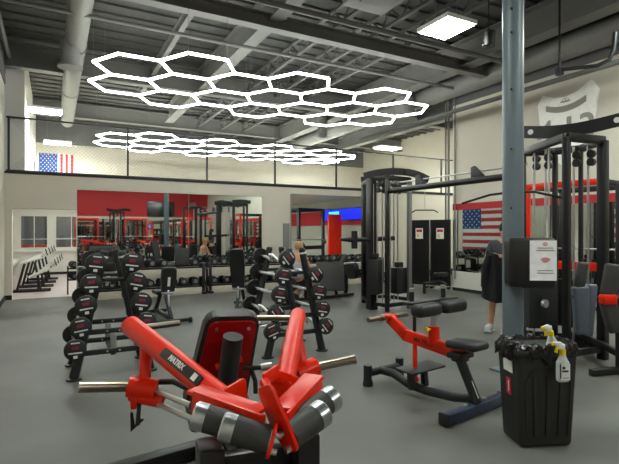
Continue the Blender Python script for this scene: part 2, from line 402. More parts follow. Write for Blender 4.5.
# honeycomb lights
def honeycomb(x0, y0, ncol, lab, short_last=False):
    HP = 2.8; s = .228*HP; z = 4.3
    t = thing('honeycomb_light', lab, 'ceiling light', (x0, y0, z))
    hexes = []
    for c in range(ncol):
        if c % 2 == 0: rows = (0, 1)
        else: rows = (-.5, .5, 1.5)
        for r in rows: hexes.append((.228*HP+c*1.5*s, r*math.sqrt(3)*s))
    edges = {}
    for (cx, cy) in hexes:
        P = [(cx+s*math.cos(PI/3*k), cy+s*math.sin(PI/3*k)) for k in range(6)]
        for k in range(6):
            a, b = P[k], P[(k+1) % 6]
            key = tuple(sorted(((round(a[0], 2), round(a[1], 2)), (round(b[0], 2), round(b[1], 2)))))
            edges[key] = (a, b)
    meshes = {}; verts = set(); n_ = 0
    for key, (a, b) in edges.items():
        a = Vector((*a, 0)); b = Vector((*b, 0)); d = b-a
        verts.add(key[0]); verts.add(key[1])
        ang = math.atan2(d.y, d.x) % PI
        if 'm' not in meshes:
            o = MB().cyl((-s/2, 0, 0), (s/2, 0, 0), .024, n=8).build('light_tube', GLOWH, t); meshes['m'] = o.data
        else:
            o = bpy.data.objects.new('light_tube', meshes['m']); COL.objects.link(o); o.parent = t
        o.location = (a+b)/2; o.rotation_euler = (0, 0, ang); n_ += 1
    mw = MB()
    for i, v in enumerate(sorted(verts)):
        if i % 4 == 0: mw.cyl((v[0], v[1], .03), (v[0], v[1], HC-z), .0035, n=4)
    mw.build('hanging_wire', WIREM, t)['kind'] = 'stuff'
honeycomb(.56, 8.47, 7, 'white glowing honeycomb ceiling light nearest the viewer')
honeycomb(1.07, 14.92, 9, 'smaller looking honeycomb ceiling light farther off beyond the railing')

# ------------------------------------------------------------------ mezzanine railing with chain link
t = thing('railing', 'black railing with fine chain link mesh above the back wall', 'railing', (0, YB+.12, 2.85))
for x in (-.9, 1.6, 3.6, 5.6, 7.68, 9.9, 12.05): MB().box((x, 0, .62), (.045, .045, 1.24)).build('post', BLK2, t)
MB().box((6.2, 0, 1.22), (14.3, .04, .035)).build('top_rail', BLK2, t)
MB().box((6.2, 0, .03), (14.3, .04, .03)).build('bottom_rail', BLK2, t)
mb = MB(); x = -.9
while x < 13.3:
    for sg in (1, -1):
        a = (x if sg > 0 else x+1.16, .01*sg, .04); b = (x+1.16 if sg > 0 else x, .01*sg, 1.2)
        mb.cyl(a, b, .0022, n=3, caps=False)
    x += .085
mb.build('chain_link', WIREM, t)['kind'] = 'stuff'

# ------------------------------------------------------------------ flags
def flag(name, label, wd, ht, M, thick=.01):
    t = thing(name, label, 'flag'); t.matrix_world = M; 
    mb = MB()
    sh = ht/13
    for i in range(13):
        x0 = wd*.4 if i < 7 else 0
        mb.box(((x0+wd)/2, 0, ht-(i+.5)*sh), (wd-x0, thick, sh), mi=i % 2)
    mb.build('stripes', [FRED, FWHT], t)
    MB().box((wd*.2, 0, ht-sh*3.5), (wd*.4, thick, sh*7)).build('canton', BLUEP, t)
    mb = MB()
    for r in range(9):
        for c in range(6 if r % 2 == 0 else 5):
            cx = wd*.4*((c+.5)/6 + (0 if r % 2 == 0 else .5/6)); cz = ht-sh*7*(r+.5)/9
            R = sh*.28; pts = []
            for k in range(10):
                rr = R if k % 2 == 0 else R*.42; a = PI/2+k*PI/5; pts.append((rr*math.cos(a), rr*math.sin(a)))
            mb.prism(pts, .004, M=plane_M((cx, -thick/2-.002, cz), (1, 0, 0), (0, 0, 1)))
    mb.build('stars', FWHT, t)['kind'] = 'stuff'
    return t
def hung_flag(label, wd, ht, loc):
    t = thing('flag', label, 'flag', loc); sw = wd/13; cl = wd*.76
    mb = MB()
    for i in range(13):
        z0 = 0; z1 = ht-cl if i < 7 else ht
        slab(mb, i*sw, (i+1)*sw, -.005, .005, z0, z1, mi=i % 2)
    mb.build('stripes', [FRED, FWHT], t)
    slab(MB(), 0, 7*sw, -.005, .005, ht-cl, ht).build('canton', BLUEP, t)
    mb = MB()
    for r in range(11):
        for c in range(5 if r % 2 == 0 else 4):
            cx = 7*sw*((c+.5)/5+(0 if r % 2 == 0 else .1)); cz = ht-cl*(r+.5)/11
            mb.prism([((sw*.3 if k % 2 == 0 else sw*.13)*math.cos(PI/2+k*PI/5), (sw*.3 if k % 2 == 0 else sw*.13)*math.sin(PI/2+k*PI/5)) for k in range(10)], .004, M=plane_M((cx, -.008, cz), (1, 0, 0), (0, 0, 1)))
    mb.build('stars', FWHT, t)['kind'] = 'stuff'
    return t
hung_flag('american flag hung upright on the far wall behind the railing', 1.12, 1.5, (-.5, 19.95, 2.92))
Mf = Matrix.Translation((-.58, 18.0, 3.05)) @ Matrix.Rotation(PI/2, 4, 'Z') @ Matrix.Rotation(.0, 4, 'Y')
f2 = flag('flag', 'smaller american flag on the side wall behind the railing, leftmost flag', 1.7, .9, Mf)
Mf = Matrix.Translation((XL+.02, 6.0, .55)) @ Matrix.Rotation(PI/2, 4, 'Z')
f3 = flag('flag', 'huge american flag on the left wall, seen in the right mirror', 4.4, 2.4, Mf)

# ------------------------------------------------------------------ tall grey column with wipes dispenser
t = thing('steel_column', 'tall round grey steel column rising behind the black bin', 'column', (4.44+.0, 3.39, 0))
t.location = (2.187*math.cos(YAW)+5.05*math.sin(YAW), 5.05*math.cos(YAW)-2.187*math.sin(YAW), 0)
MB().cyl((0, 0, 0), (0, 0, HC-.001), .108, n=36).build('shaft', POLEM, t)
MB().box((0, 0, .012), (.34, .34, .024), bev=.004).build('base_plate', POLEM, t)
PC = t.location.copy()
fw = Vector((math.sin(YAW), math.cos(YAW), 0)); rt = Vector((math.cos(YAW), -math.sin(YAW), 0))
mb = MB()
for zz in (1.75, 2.37, 3.0, 3.6, 3.85): mb.cyl(Vector((0, 0, zz))-fw*.1-rt*.06, Vector((0, 0, zz))-fw*.118-rt*.07, .012, n=8)
mb.build('screw_hole', BLK, t)
dp = PC - fw*.235 + rt*.065
t = thing('wipes_dispenser', 'black wipes dispenser box with a white notice, mounted on the grey column', 'dispenser', (dp.x, dp.y, .94), -YAW-.12)
MB().box((0, 0, .25), (.45, .22, .5), bev=.035, seg=3).build('body', BLK, t)
MB().box((-.02, .0, .485), (.4, .2, .03), bev=.012).build('lid', CHROME if False else BLK2, t)
MB().box((.05, -.02, .02), (.3, .16, .06), bev=.015).build('outlet', BLK2, t)
mb = MB(); mb.box((.095, -.114, .275), (.255, .004, .40)); nt_ = mb.build('notice', PAPER, t)
mb = MB()
for (zz, wd_) in ((.40, .15), (.375, .17), (.175, .15), (.15, .16)):
    mb.box((.115, -.1175, zz), (wd_, .002, .007))
mb.build('text_lines', mat('print_grey', (110, 110, 112), .6), nt_)
mb = MB()
for R in (.02, .038, .056):
    pts = [(.115+R*math.cos(a), -.1175, .245+R*math.sin(a)) for a in [PI*.22+k*PI*.56/8 for k in range(9)]]
    mb.tube(pts, .005, n=6)
mb.build('wifi_symbol', REDP, nt_); mb = MB()
mb.tube([(.115+.016*math.cos(k*PI/6), -.1175, .44+.014*math.sin(k*PI/6)) for k in range(13)], .004, n=6)
mb.build('round_logo', REDP, nt_)

# ------------------------------------------------------------------ foreground red leg machine
def leg_machine(loc, rz, label):
    t = thing('leg_machine', label, 'exercise machine', loc, rz)
    B = lambda mb, n, m, p=t: mb.build(n, m, p)
    # base
    mb = MB(); mb.bar((-.60, .72, .05), (.12, .92, .05), .1, .09, bev=.01); B(mb, 'rear_foot_bar', BLK)
    mb = MB(); mb.bar((0, .84, .06), (0, -.9, .06), .1, .09, bev=.01); B(mb, 'spine_bar', BLK)
    mb = MB(); mb.bar((-.42, -.88, .05), (.36, -.88, .05), .1, .09, bev=.01); B(mb, 'front_foot_bar', BLK)
    for x in (-.2, .135):
        mb = MB(); mb.box((x, -.74, .42), (.085, .12, .74), bev=.012); B(mb, 'front_upright', BLK)
    mb = MB(); mb.box((-.03, -.70, .66), (.26, .05, .14), bev=.01); mb.box((-.03, -.70, .5), (.25, .03, .16)); B(mb, 'front_panel', BLK)
    mb = MB(); mb.bar((-.05, -.66, .70), (.0, .0, .52), .09, .09, bev=.01); B(mb, 'frame_tube', BLK2)
    mb = MB(); mb.bar((0, 0, .50), (0, .3, .1), .08, .08, bev=.01); B(mb, 'seat_support', BLK2)
    # seat and back pad seen from behind
    M = plane_M((-.006, .075, .835), (1, .0, -.04), Vector((.075, -.24, .60)))
    P = M @ Matrix.Translation((0, 0, .0))
    out = [(-.165, -.29), (.165, -.29), (.135, .26), (-.135, .26)]
    mb = MB(); mb.prism([(x*1.0, y) for x, y in round_poly(out, .06)], .075, M=M @ Matrix.Translation((0, 0, -.05)), bev=.012); B(mb, 'back_pad', VINYL)
    mb = MB(); mb.prism([(x*.87, y*.92) for x, y in round_poly(out, .05)], .012, M=M @ Matrix.Translation((0, 0, .0))); pl = B(mb, 'back_plate', REDD)
    mb = MB()
    for (x, y) in ((-.08, .20), (.08, .20), (-.1, -.12), (.1, -.12)): mb.cyl(M @ Vector((x, y, .004)), M @ Vector((x, y, .013)), .008, n=10)
    B(mb, 'bolts', CHROME, pl)
    mb = MB(); mb.cyl((-.0, -.10, 1.0), (-.03, .02, .58), .048, n=20); B(mb, 'back_post', VINYL)
    mb = MB(); mb.cyl((.05, -.06, .88), (-.07, -.03, .84), .016, n=10); B(mb, 'post_bracket', RED)
    mb = MB(); mb.cyl((.06, -.06, .83), (.14, -.09, .835), .012, n=10); B(mb, 'pop_pin', BLK)
    mb = MB(); mb.cyl((.14, -.09, .835), (.19, -.105, .84), .018, .022, n=12); B(mb, 'pop_pin_knob', CHROME)
    mb = MB(); mb.tube([(.10, -.03, .82), (.12, -.05, .76), (.12, -.06, .70)], .012); B(mb, 'release_lever', BLK)
    for x in (-.035, .045):
        mb = MB(); mb.bar((x, .0, .76), (x-.01, -.22, .55), .025, .03, bev=.004); B(mb, 'brace', BLK2)
    mb = MB(); mb.box((0, .34, .52), (.36, .42, .08), rot=(.12, 0, 0), bev=.03, seg=3); B(mb, 'seat', VINYL)
    # the two lever arms
    for sx in (-1, 1):
        top = Vector((sx*.463, .301, 1.007)); low = Vector((sx*.105, -.56, .845))
        mb = MB(); mb.cyl(top, low, .052 if sx < 0 else .046, .05 if sx < 0 else .045, n=28); mb.cyl(top, top+(top-low).normalized()*.006, .0525 if sx < 0 else .0465, .042, n=28); arm = B(mb, 'lever_arm', RED)
        d = (low-top)
        q = top+d*(.20); blk_ = Vector((sx*.397, .022, .752))
        mb = MB(); mb.cyl(q, blk_+Vector((0, 0, .03)), .028, n=16); B(mb, 'arm_strut', RED)
        mb = MB(); mb.cyl(blk_+Vector((sx*.07, 0, .025)), blk_+Vector((-sx*.05, -.03, -.0)), .052, .05, n=20); mb.cyl(blk_+Vector((sx*.06, 0, -.01)), blk_+Vector((-sx*.08, -.05, -.045)), .036, n=16); mb.box(blk_+Vector((sx*.05, 0, -.02)), (.03, .09, .11), bev=.008); B(mb, 'pivot_block', RED)
        a = Vector((sx*.455, .015, .775)); b = Vector((sx*.675, -.035, .812))
        mb = MB(); mb.cyl(a, b, .024, n=20); mb.cyl(b-(b-a)*.03, b+(b-a)*.01, .026, n=20); B(mb, 'weight_horn', NICK)
        mb = MB(); mb.cyl(a-(b-a)*.12, a+(b-a)*.05, .036, n=20); B(mb, 'horn_collar', BLK2)
        for k, dz in ((0, 0), (1, -.055)):
            mb = MB(); mb.cyl((sx*.345, -.03-.0*k, .752+dz), (sx*.175, -.40, .775+dz), .0125, n=12); B(mb, 'guide_rod', CHROME)
        mb = MB(); mb.cyl((sx*.21, -.34, .78), (sx*.17, -.42, .782), .024, n=14); B(mb, 'rod_boot', BLK)
        # storage rod on top, pointing inwards
        mb = MB(); mb.cyl(top+d*.05, Vector((sx*.215, .36, .995)), .017, n=14); B(mb, 'upper_handle', NICK)
        # channel plate over the rollers
        mb = MB(); mb.bar((sx*.235, -.58, .925), (sx*.035, -.80, .895), .085, .016, bev=.004); mb.bar((sx*.245, -.63, .90), (sx*.04, -.85, .865), .012, .075, bev=.003); B(mb, 'roller_guard', RED)
        mb = MB(); mb.prism(round_poly([(-.07, -.05), (.07, -.09), (.05, .06), (-.06, .08)], .02), .012, M=plane_M((sx*.09, -.58, .86), (sx*.8, -.5, 0), (0, 0, 1)), bev=.003); B(mb, 'arm_gusset', RED)
        # rollers
        ax = Vector((-sx*.115, -.045, -.034)); n = ax.normalized()
        for (c, L) in ((Vector((sx*.168, -.833, .876)), .15), (Vector((sx*.245, -.742, .889)), .19)):
            e = c+n*L
            mb = MB(); mb.cyl(c+n*.03, e, .045, n=28); ro = B(mb, 'roller_pad', FOAM)
            mb = MB(); mb.cyl(c-n*.004, c+n*.034, .0465, n=28); mb.cyl(c-n*.01, c-n*.003, .041, .0465, n=28); B(mb, 'end_cap', ALU, ro)
        e = Vector((sx*.168, -.833, .876))+n*.155
        # inner bracket plate
        y_ = Vector((0, .42, .9)).normalized(); x_ = n.cross(y_).normalized()
        y_ = x_.cross(n).normalized()
        pts = round_poly([(-.035, -.045), (.04, -.045), (.06, .05), (.03, .18), (-.06, .18), (-.05, .03)], .018) if sx > 0 else round_poly([(-.05, -.055), (.05, -.055), (.05, .055), (-.05, .055)], .035)
        mb = MB(); mb.prism(pts, .012, M=plane_M(e+n*.004+y_*.0, x_, y_), bev=.003); br = B(mb, 'roller_bracket', RED)
        mb = MB()
        for k in (-.03, .02): mb.cyl(e+n*.005+y_*k, e+n*.028+y_*k, .011, n=8)
        B(mb, 'bracket_bolt', CHROME, br)
        # tie plate standing above the bracket
        if sx > 0:
            mb = MB(); mb.bar((.005, -.66, .955), (.075, -.60, .965), .012, .05, bev=.003); mb.bar((.005, -.66, .955), (.03, -.78, .87), .03, .03, bev=.004); mb.bar((.06, -.6, .955), (.17, -.58, .90), .012, .045, bev=.003); B(mb, 'arm_yoke', RED)
    # badge on left arm
    top = Vector((-.463, .301, 1.007)); low = Vector((-.105, -.56, .845)); d = (low-top).normalized()
    cdir = (Vector((-.427, -2.34, 1.5))-(top+low)/2).normalized(); nn = (cdir-d*cdir.dot(d)).normalized()
    side = nn.cross(d).normalized()
    nn2 = (nn*.85-side*.35*(-1 if side.z > 0 else 1)*-1).normalized() if False else nn
    c = top+(low-top)*.66+nn2*.051
    M = plane_M(c, d, nn2.cross(d))
    mb = MB(); mb.prism(round_poly([(-.17, -.022), (.17, -.022), (.17, .022), (-.17, .022)], .01), .01, M=M, bev=.002); bd = B(mb, 'badge', BLK)
    text('badge_text', 'MATRIX', .036, M @ Matrix.Translation((-.03, 0, .006)), WHITE, bd)
    MB().box((0, 0, 0), (.03, .03, .002), M=None).build('badge_logo', WHITE, bd).matrix_local = M @ Matrix.Translation((.125, 0, .006))
    mb = MB(); mb.tube([(-.42, .02, .73), (-.425, .0, .66), (-.43, -.01, .60)], .01); mb.prism([(-.03, 0), (.03, .05), (.015, .055), (-.012, .03), (-.02, .09), (-.032, .09)], .012, M=plane_M((-.43, -.01, .575), (1, 0, 0), (0, 0, 1))); B(mb, 'pin_hook', BLK)
    mb = MB(); mb.tube([(-.33, .03, .78), (-.27, -.02, .79), (-.22, -.1, .78), (-.17, -.15, .80), (-.15, -.16, .77), (-.16, -.18, .73)], .014); B(mb, 'cable_hose', BLK)
    return t
def round_poly(P, r, n=5):
    out = []; m = len(P)
    for i in range(m):
        p = Vector(P[i]).to_2d(); a = (Vector(P[i-1]).to_2d()-p); b = (Vector(P[(i+1) % m]).to_2d()-p)
        ra = min(r, a.length*.45, b.length*.45); a.normalize(); b.normalize()
        s = p+a*ra; e = p+b*ra
        for k in range(n+1):
            u = k/n; q = s*(1-u)**2+p*2*u*(1-u)+e*u*u; out.append((q.x, q.y))
    return out
leg = leg_machine((.7666, 2.252, 0), math.radians(-8.48), 'red and black plate-loaded leg machine with four grey rollers, nearest the viewer')

# ------------------------------------------------------------------ seated calf machine
def calf_machine(loc, rz, label):
    t = thing('calf_machine', label, 'exercise machine', loc, rz)
    B = lambda mb, n, m, p=t: mb.build(n, m, p)
    mb = MB(); mb.bar((-.40, 0, .055), (.40, 0, .055), .09, .085, bev=.018); f = B(mb, 'front_foot_bar', NAVY)
    for sx in (-1, 1):
        mb = MB(); mb.box((sx*.40, 0, .055), (.03, .1, .1), bev=.012); B(mb, 'end_sleeve', BLK2, f)
        mb = MB(); mb.cyl((sx*.13, 0, .095), (sx*.13, 0, .112), .018, n=8); B(mb, 'bolt', CHROME, f)
    a = Vector((.0, -.02, .1)); b = Vector((-.02, .14, .45))
    mb = MB(); mb.cyl(a, b, .042, n=20); po = B(mb, 'seat_post', BLK2)
    mb = MB(); mb.bar(a*.86+b*.14+Vector((-.0, -.042, 0)), a*.5+b*.5+Vector((-.0, -.042, 0)), .03, .004); B(mb, 'warning_label', WHITE, po)
    mb = MB(); mb.box((-.02, .13, .47), (.2, .14, .05), bev=.012); mb.box((-.02, .13, .44), (.12, .1, .05), bev=.01); B(mb, 'seat_bracket', BLK)
    mb = MB(); mb.box((-.0, .08, .56), (.21, .31, .07), rot=(-.06, 0, 0), bev=.032, seg=4); B(mb, 'seat', VINYL)
    # spine
    mb = MB(); mb.tube([(.0, .0, .16), (-.0, .06, .12), (-.01, .2, .09), (-.01, .5, .065), (-.02, .7, .075), (-.05, .86, .14), (-.02, 1.06, .12)], .04, n=14); B(mb, 'spine_tube', BLK2)
    mb = MB(); mb.cyl((-.2, 1.06, .12), (.25, 1.06, .12), .038, n=16); B(mb, 'rear_foot_bar', BLK2)
    for x in (-.2, .25):
        mb = MB(); mb.cyl((x, 1.06, .0), (x, 1.06, .05), .05, .048, n=20); mb.cyl((x, 1.06, .05), (x, 1.06, .20), .042, n=20); B(mb, 'rear_post', BLK2)
    mb = MB(); mb.box((.06, .62, .235), (.47, .21, .018), rot=(.06, .0, 0), bev=.006); B(mb, 'foot_plate', BLK2)
    for x in (-.08, .1):
        mb = MB(); mb.bar((x, .6, .06), (x, .62, .23), .06, .05, bev=.008); B(mb, 'foot_plate_support', BLK2)
    # lever
    mb = MB(); mb.bar((0, .1, .465), (0, .78, .525), .055, .115, bev=.012); mb.bar((0, .73, .51), (0, .96, .655), .055, .105, bev=.012); lv = B(mb, 'lever_arm', RED)
    text('lettering', 'MATRIX', .06, plane_M((-.029, .52, .502), (0, -.995, -.083), (0, -.083, .995)), mat('dark_red_print', (90, 10, 12), .5), lv)
    mb = MB(); mb.box((0, .97, .665), (.14, .11, .05), bev=.015); B(mb, 'lever_head', RED)
    for sx in (-1, 1):
        mb = MB(); mb.cyl((sx*.07, .98, .66), (sx*.11, .98, .66), .032, n=16); mb.cyl((sx*.11, .98, .66), (sx*.27, .98, .66), .024, n=16); B(mb, 'weight_horn', NICK)
    mb = MB(); mb.bar((0, .637, .14), (0, .637, .48), .035, .03, bev=.004); mb.box((0, .637, .13), (.06, .05, .05), bev=.01); B(mb, 'link_rod', RED)
    mb = MB(); mb.cyl((.02, .66, .52), (.02, .66, .80), .017, n=12); B(mb, 'rear_rod', BLK)
    mb = MB(); mb.cyl((0, .42, .5), (0, .42, .66), .05, n=20); B(mb, 'pad_sleeve', RED)
    mb = MB(); mb.cyl((0, .42, .62), (0, .42, .80), .032, n=16); B(mb, 'pad_post', CHROME)
    mb = MB(); mb.cyl((-.045, .42, .64), (-.08, .42, .64), .008, n=8); mb.ball((-.095, .42, .64), .022); B(mb, 'adjust_knob', YEL)
    for (x0, x1) in ((-.26, .06), (.10, .42)):
        c = ((x0+x1)/2-.02, .40, .82)
        mb = MB(); mb.box(c, (x1-x0, .13, .115), bev=.045, seg=4); B(mb, 'thigh_pad', VINYL)
    mb = MB(); mb.box((.06, .5, .875), (.66, .12, .025), bev=.01); B(mb, 'pad_plate', BLK2)
    for x in (-.18, .26):
        mb = MB(); mb.cyl((x, .52, .87), (x, .52, .97), .022, n=12); h = B(mb, 'handle', BLK)
        mb = MB(); mb.cyl((x, .52, .97), (x, .52, 1.0), .024, n=12); B(mb, 'handle_tip', CHROME, h)
    return t
calf = calf_machine((3.036, 2.744, 0), math.radians(8), 'red and black seated calf raise machine beside the black bin')

# ------------------------------------------------------------------ bin with liner and spray bottles
bt = thing('trash_bin', 'tall black plastic trash bin with a loose black liner', 'trash bin', (0, 0, 0), -YAW+math.radians(6))
c_ = Vector((1.64, 3.40)); bt.location = (c_.x*math.cos(YAW)+c_.y*math.sin(YAW), c_.y*math.cos(YAW)-c_.x*math.sin(YAW), 0)
mb = MB(); mb.box((0, 0, .335), (.445, .30, .67), bev=.03, seg=3, taper=.86); bd = mb.build('bin_body', BIN, bt)
mb = MB()
for x in (-.1, .0, .1): mb.bar((x*.86, -.137, .08), (x, -.1475, .5), .03, .006, bev=.002)
mb.build('moulded_ribs', BIN, bd)
MB().tube([(-.15, -.134, .08), (-.16, -.139, .3), (-.165, -.144, .46), (-.12, -.149, .54), (0, -.151, .57), (.12, -.149, .54), (.165, -.144, .46), (.16, -.139, .3), (.15, -.134, .08)], .007, n=8).build('moulded_arch', BIN, bd)
mb = MB(); mb.box((0, 0, .665), (.475, .33, .05), bev=.015); mb.build('bin_rim', BIN, bt)
mb = MB(); mb.box((-.235, -.0, .645), (.03, .14, .045), bev=.008); mb.build('bin_handle', BLK2, bt)
mb = MB(); Ml = plane_M((-.2215, -.01, .555), (0, -1, 0), Vector((-.05, 0, 1))); 
st = MB().prism([(-.06, -.05), (.06, -.05), (.06, .05), (-.06, .05)], .003, M=Ml).build('paper_label', WHITE, bt, label='white paper label')
MB().prism([(-.06, .034), (.06, .034), (.06, .05), (-.06, .05)], .0035, M=Ml @ Matrix.Translation((0, 0, .001))).build('label_band', REDP, st)
Ml = plane_M((-.2145, -.01, .40), (0, -1, 0), Vector((-.05, 0, 1)))
st = MB().prism([(-.03, -.06), (.03, -.06), (.03, .06), (-.03, .06)], .003, M=Ml).build('red_label', REDP, bt, label='red sticker')
MB().prism([(-.004, -.04), (.006, -.035), (.01, .04), (-.002, .038)], .0035, M=Ml @ Matrix.Translation((0, 0, .001))).build('label_script', WHITE, st)
# crumpled liner skirt over the rim
bm = bmesh.new(); rings = []
prof = [(.82, .60), (.88, .70), (1.0, .722), (1.1, .70), (1.12, .655), (1.13, .625)]
n = 110
for j, (k, z) in enumerate(prof):
    R = []
    for i in range(n):
        a = 2*PI*i/n; ca, sa = math.cos(a), math.sin(a)
        q = (abs(ca)**5+abs(sa)**5)**(-1/5)
        wv = 1+.03*math.sin(a*17+j)*(j > 0)+.018*math.sin(a*31+j*2.1)+random.uniform(-.02, .02)
        zz = z+.014*math.sin(a*13+j*1.3)+random.uniform(-.012, .012)+(.02*math.sin(a*5) if j >= 4 else 0)
        R.append(bm.verts.new((ca*q*.225*k*wv, sa*q*.155*k*wv, zz)))
    rings.append(R)
for A, Bq in zip(rings, rings[1:]):
    for i in range(n): bm.faces.new((A[i], A[(i+1) % n], Bq[(i+1) % n], Bq[i]))
cv = bm.verts.new((0, 0, .58))
for i in range(n): bm.faces.new((rings[0][(i+1) % n], rings[0][i], cv))
mb = MB(); mb.bm.free(); mb.bm = bm; lo = mb.build('bin_liner', LINER, bt)
sm = lo.modifiers.new('thickness', 'SOLIDIFY'); sm.thickness = .002
def spray(loc, rz, tilt, label, gloves=None):
    t = thing('spray_bottle', label, 'spray bottle', loc, rz)
    t.rotation_euler = (tilt[0], tilt[1], rz)
    mb = MB(); mb.box((0, 0, .085), (.085, .05, .15), bev=.02, seg=4); mb.cyl((0, 0, .155), (0, 0, .20), .034, .016, n=18); bb = mb.build('bottle_body', BOTT, t)
    mb = MB(); mb.box((0, -.0265, .085), (.07, .003, .11)); lb = mb.build('bottle_label', WHITE, bb)
    mb = MB(); mb.box((-.033, -.0285, .09), (.008, .002, .1)); mb.box((.0, -.0285, .09), (.045, .002, .012)); mb.box((-.01, -.0285, .112), (.02, .002, .018)); mb.box((.005, -.0285, .045), (.04, .002, .004)); mb.build('label_print', BLK, lb)
    mb = MB(); mb.cyl((0, 0, .195), (0, 0, .23), .02, n=16); mb.build('collar', YEL, t)
    mb = MB(); mb.box((-.012, 0, .25), (.05, .028, .04), bev=.01); mb.box((-.035, 0, .268), (.05, .026, .028), bev=.008); mb.build('spray_head', WHITE, t)
    mb = MB(); mb.tube([(-.03, 0, .26), (-.042, 0, .235), (-.048, 0, .21)], .007, flat=1.6); mb.box((-.068, 0, .27), (.02, .022, .022), bev=.004); mb.build('trigger', YEL, t)
    return t
def bin_pt(x, y, z): return bt.matrix_basis @ Vector((x, y, z))
Mb = Matrix.Translation(bt.location) @ Matrix.Rotation(bt.rotation_euler.z, 4, 'Z')
sp1 = spray(Mb @ Vector((.05, -.225, .475)), bt.rotation_euler.z, (0, .0, 0), 'white spray bottle hanging on the front of the bin')
sp2 = spray(Mb @ Vector((.13, -.02, .565)), bt.rotation_euler.z+.3, (0, -.2, 0), 'spray bottle with yellow head standing inside the bin')

# ------------------------------------------------------------------ fixed barbells on A frame racks
def head_disc(mb, c, d, r, up):
    # rubber end disc centred at c, face towards d, with printed marks
    d = Vector(d).normalized(); th = .05
    mb.cyl(c-d*th/2, c+d*(th/2-.004), r, n=32, mi=0); mb.cyl(c+d*(th/2-.004), c+d*th/2, r, r*.95, n=32, mi=0)
    x = Vector(up).cross(d).normalized(); y = d.cross(x)
    M = plane_M(c+d*(th/2+.0005), x, y)
    P = lambda px, py, wx, wy, mi: mb.prism([(px-wx/2, py-wy/2), (px+wx/2, py-wy/2), (px+wx/2, py+wy/2), (px-wx/2, py+wy/2)], .003, M=M, mi=mi)
    P(0, r*.68, r*.78, r*.12, 1); P(0, r*.2, r*.62, r*.3, 2); P(0, -r*.28, r*1.2, r*.13, 1); P(0, -r*.66, r*.36, r*.26, 1)
def barbell(zig, tiltA, name, label, group):
    t = thing(name, label, 'barbell', group=group)
    L = .76; hl = L/2
    if zig:
        pts = [(0, -hl, 0), (0, -.25, 0), (.0, -.22, 0), (.065, -.13, 0), (-.045, -.04, 0), (-.045, .04, 0), (.065, .13, 0), (.0, .22, 0), (0, .25, 0), (0, hl, 0)]
        MB().tube(pts, .017, n=10).build('bar', BARM, t)
    else:
        MB().tube([(0, -hl, 0), (0, hl, 0)], .015, n=10).build('bar', CHROME, t)
    for s_ in (-1, 1):
        up = Vector((math.sin(tiltA), 0, math.cos(tiltA)))
        mb = MB(); head_disc(mb, Vector((0, s_*(hl+.03), 0)), (0, s_, 0), .103, up)
        mb.cyl((0, s_*(hl-.05), 0), (0, s_*(hl+.005), 0), .03, n=16, mi=0)
        mb.build('end_weight', [RUBB, HEADW, HEADR], t)
    return t
def a_rack(x, y, label, sides, zig):
    W, D, HT = .37, .30, 1.29
    t = thing('barbell_rack', label, 'barbell rack', (x, y, 0))
    for sy in (-1, 1):
        for sx in (-1, 1):
            a = Vector((sx*W, sy*D, .02)); b = Vector((sx*.085, sy*D, HT))
            mb = MB(); mb.cyl(a, b, .047, .04, n=20); mb.cyl(b, b+Vector((0, 0, .012)), .042, .03, n=20); lg = mb.build('upright', BLK2, t)
            mb = MB(); mb.cyl((sx*W, sy*D, 0), (sx*W, sy*D, .018), .075, n=22); mb.build('foot', BLK2, lg)
            if sy < 0:
                mb = MB(); mb.cyl(b-(b-a)*.03, b-(b-a)*.045, .0475, n=20); mb.build('top_band', WHITE, lg)
            mc = MB()
            for z in (.33, .545, .76, .975, 1.18):
                k = (z-.02)/(HT-.02); px = a.x+(b.x-a.x)*k
                mc.box((px+sx*.055, sy*D, z-.03), (.06, .05, .015), bev=.004); mc.box((px+sx*.085, sy*D, z-.012), (.012, .05, .04), bev=.004)
            mc.build('bar_hooks', BLK, lg)
        for z in (.26, .47):
            k = (z-.02)/(HT-.02); ww = W+(.085-W)*k
            mb = MB(); mb.bar((-ww+.03, sy*D, z), (ww-.03, sy*D, z), .04, .055, bev=.006); bolt = mb.build('cross_bar', BLK2, t)
            mb = MB()
            for bx in (-.06, .06): mb.cyl((bx, sy*D-.02, z), (bx, sy*D-.028, z), .01, n=8)
            mb.build('bolts', CHROME, bolt)
        mb = MB(); mb.box((0, sy*D-.01, .365), (.06, .02, .17), bev=.004); mb.build('name_plate', ALU, t)
        mb = MB(); mb.bar((-.2, sy*D, 1.0), (.2, sy*D, 1.0), .03, .04, bev=.006); mb.build('cross_bar', BLK2, t)
    for z in (.26, 1.0):
        mb = MB(); mb.bar((0, -D, z-.03), (0, D, z-.03), .05, .04, bev=.006); mb.build('depth_bar', BLK2, t)
    return t
RX1, RY1, RX2, RY2 = .543, 5.62, 2.605, 5.46
a_rack(RX1, RY1, 'black A-frame barbell rack holding straight bars, the left one', None, False)
a_rack(RX2, RY2, 'black A-frame barbell rack holding zigzag curl bars, the right one', None, True)
LV = [('lowest', .33), ('second lowest', .545), ('middle', .76), ('second highest', .975), ('highest', 1.18)]
proto = {}
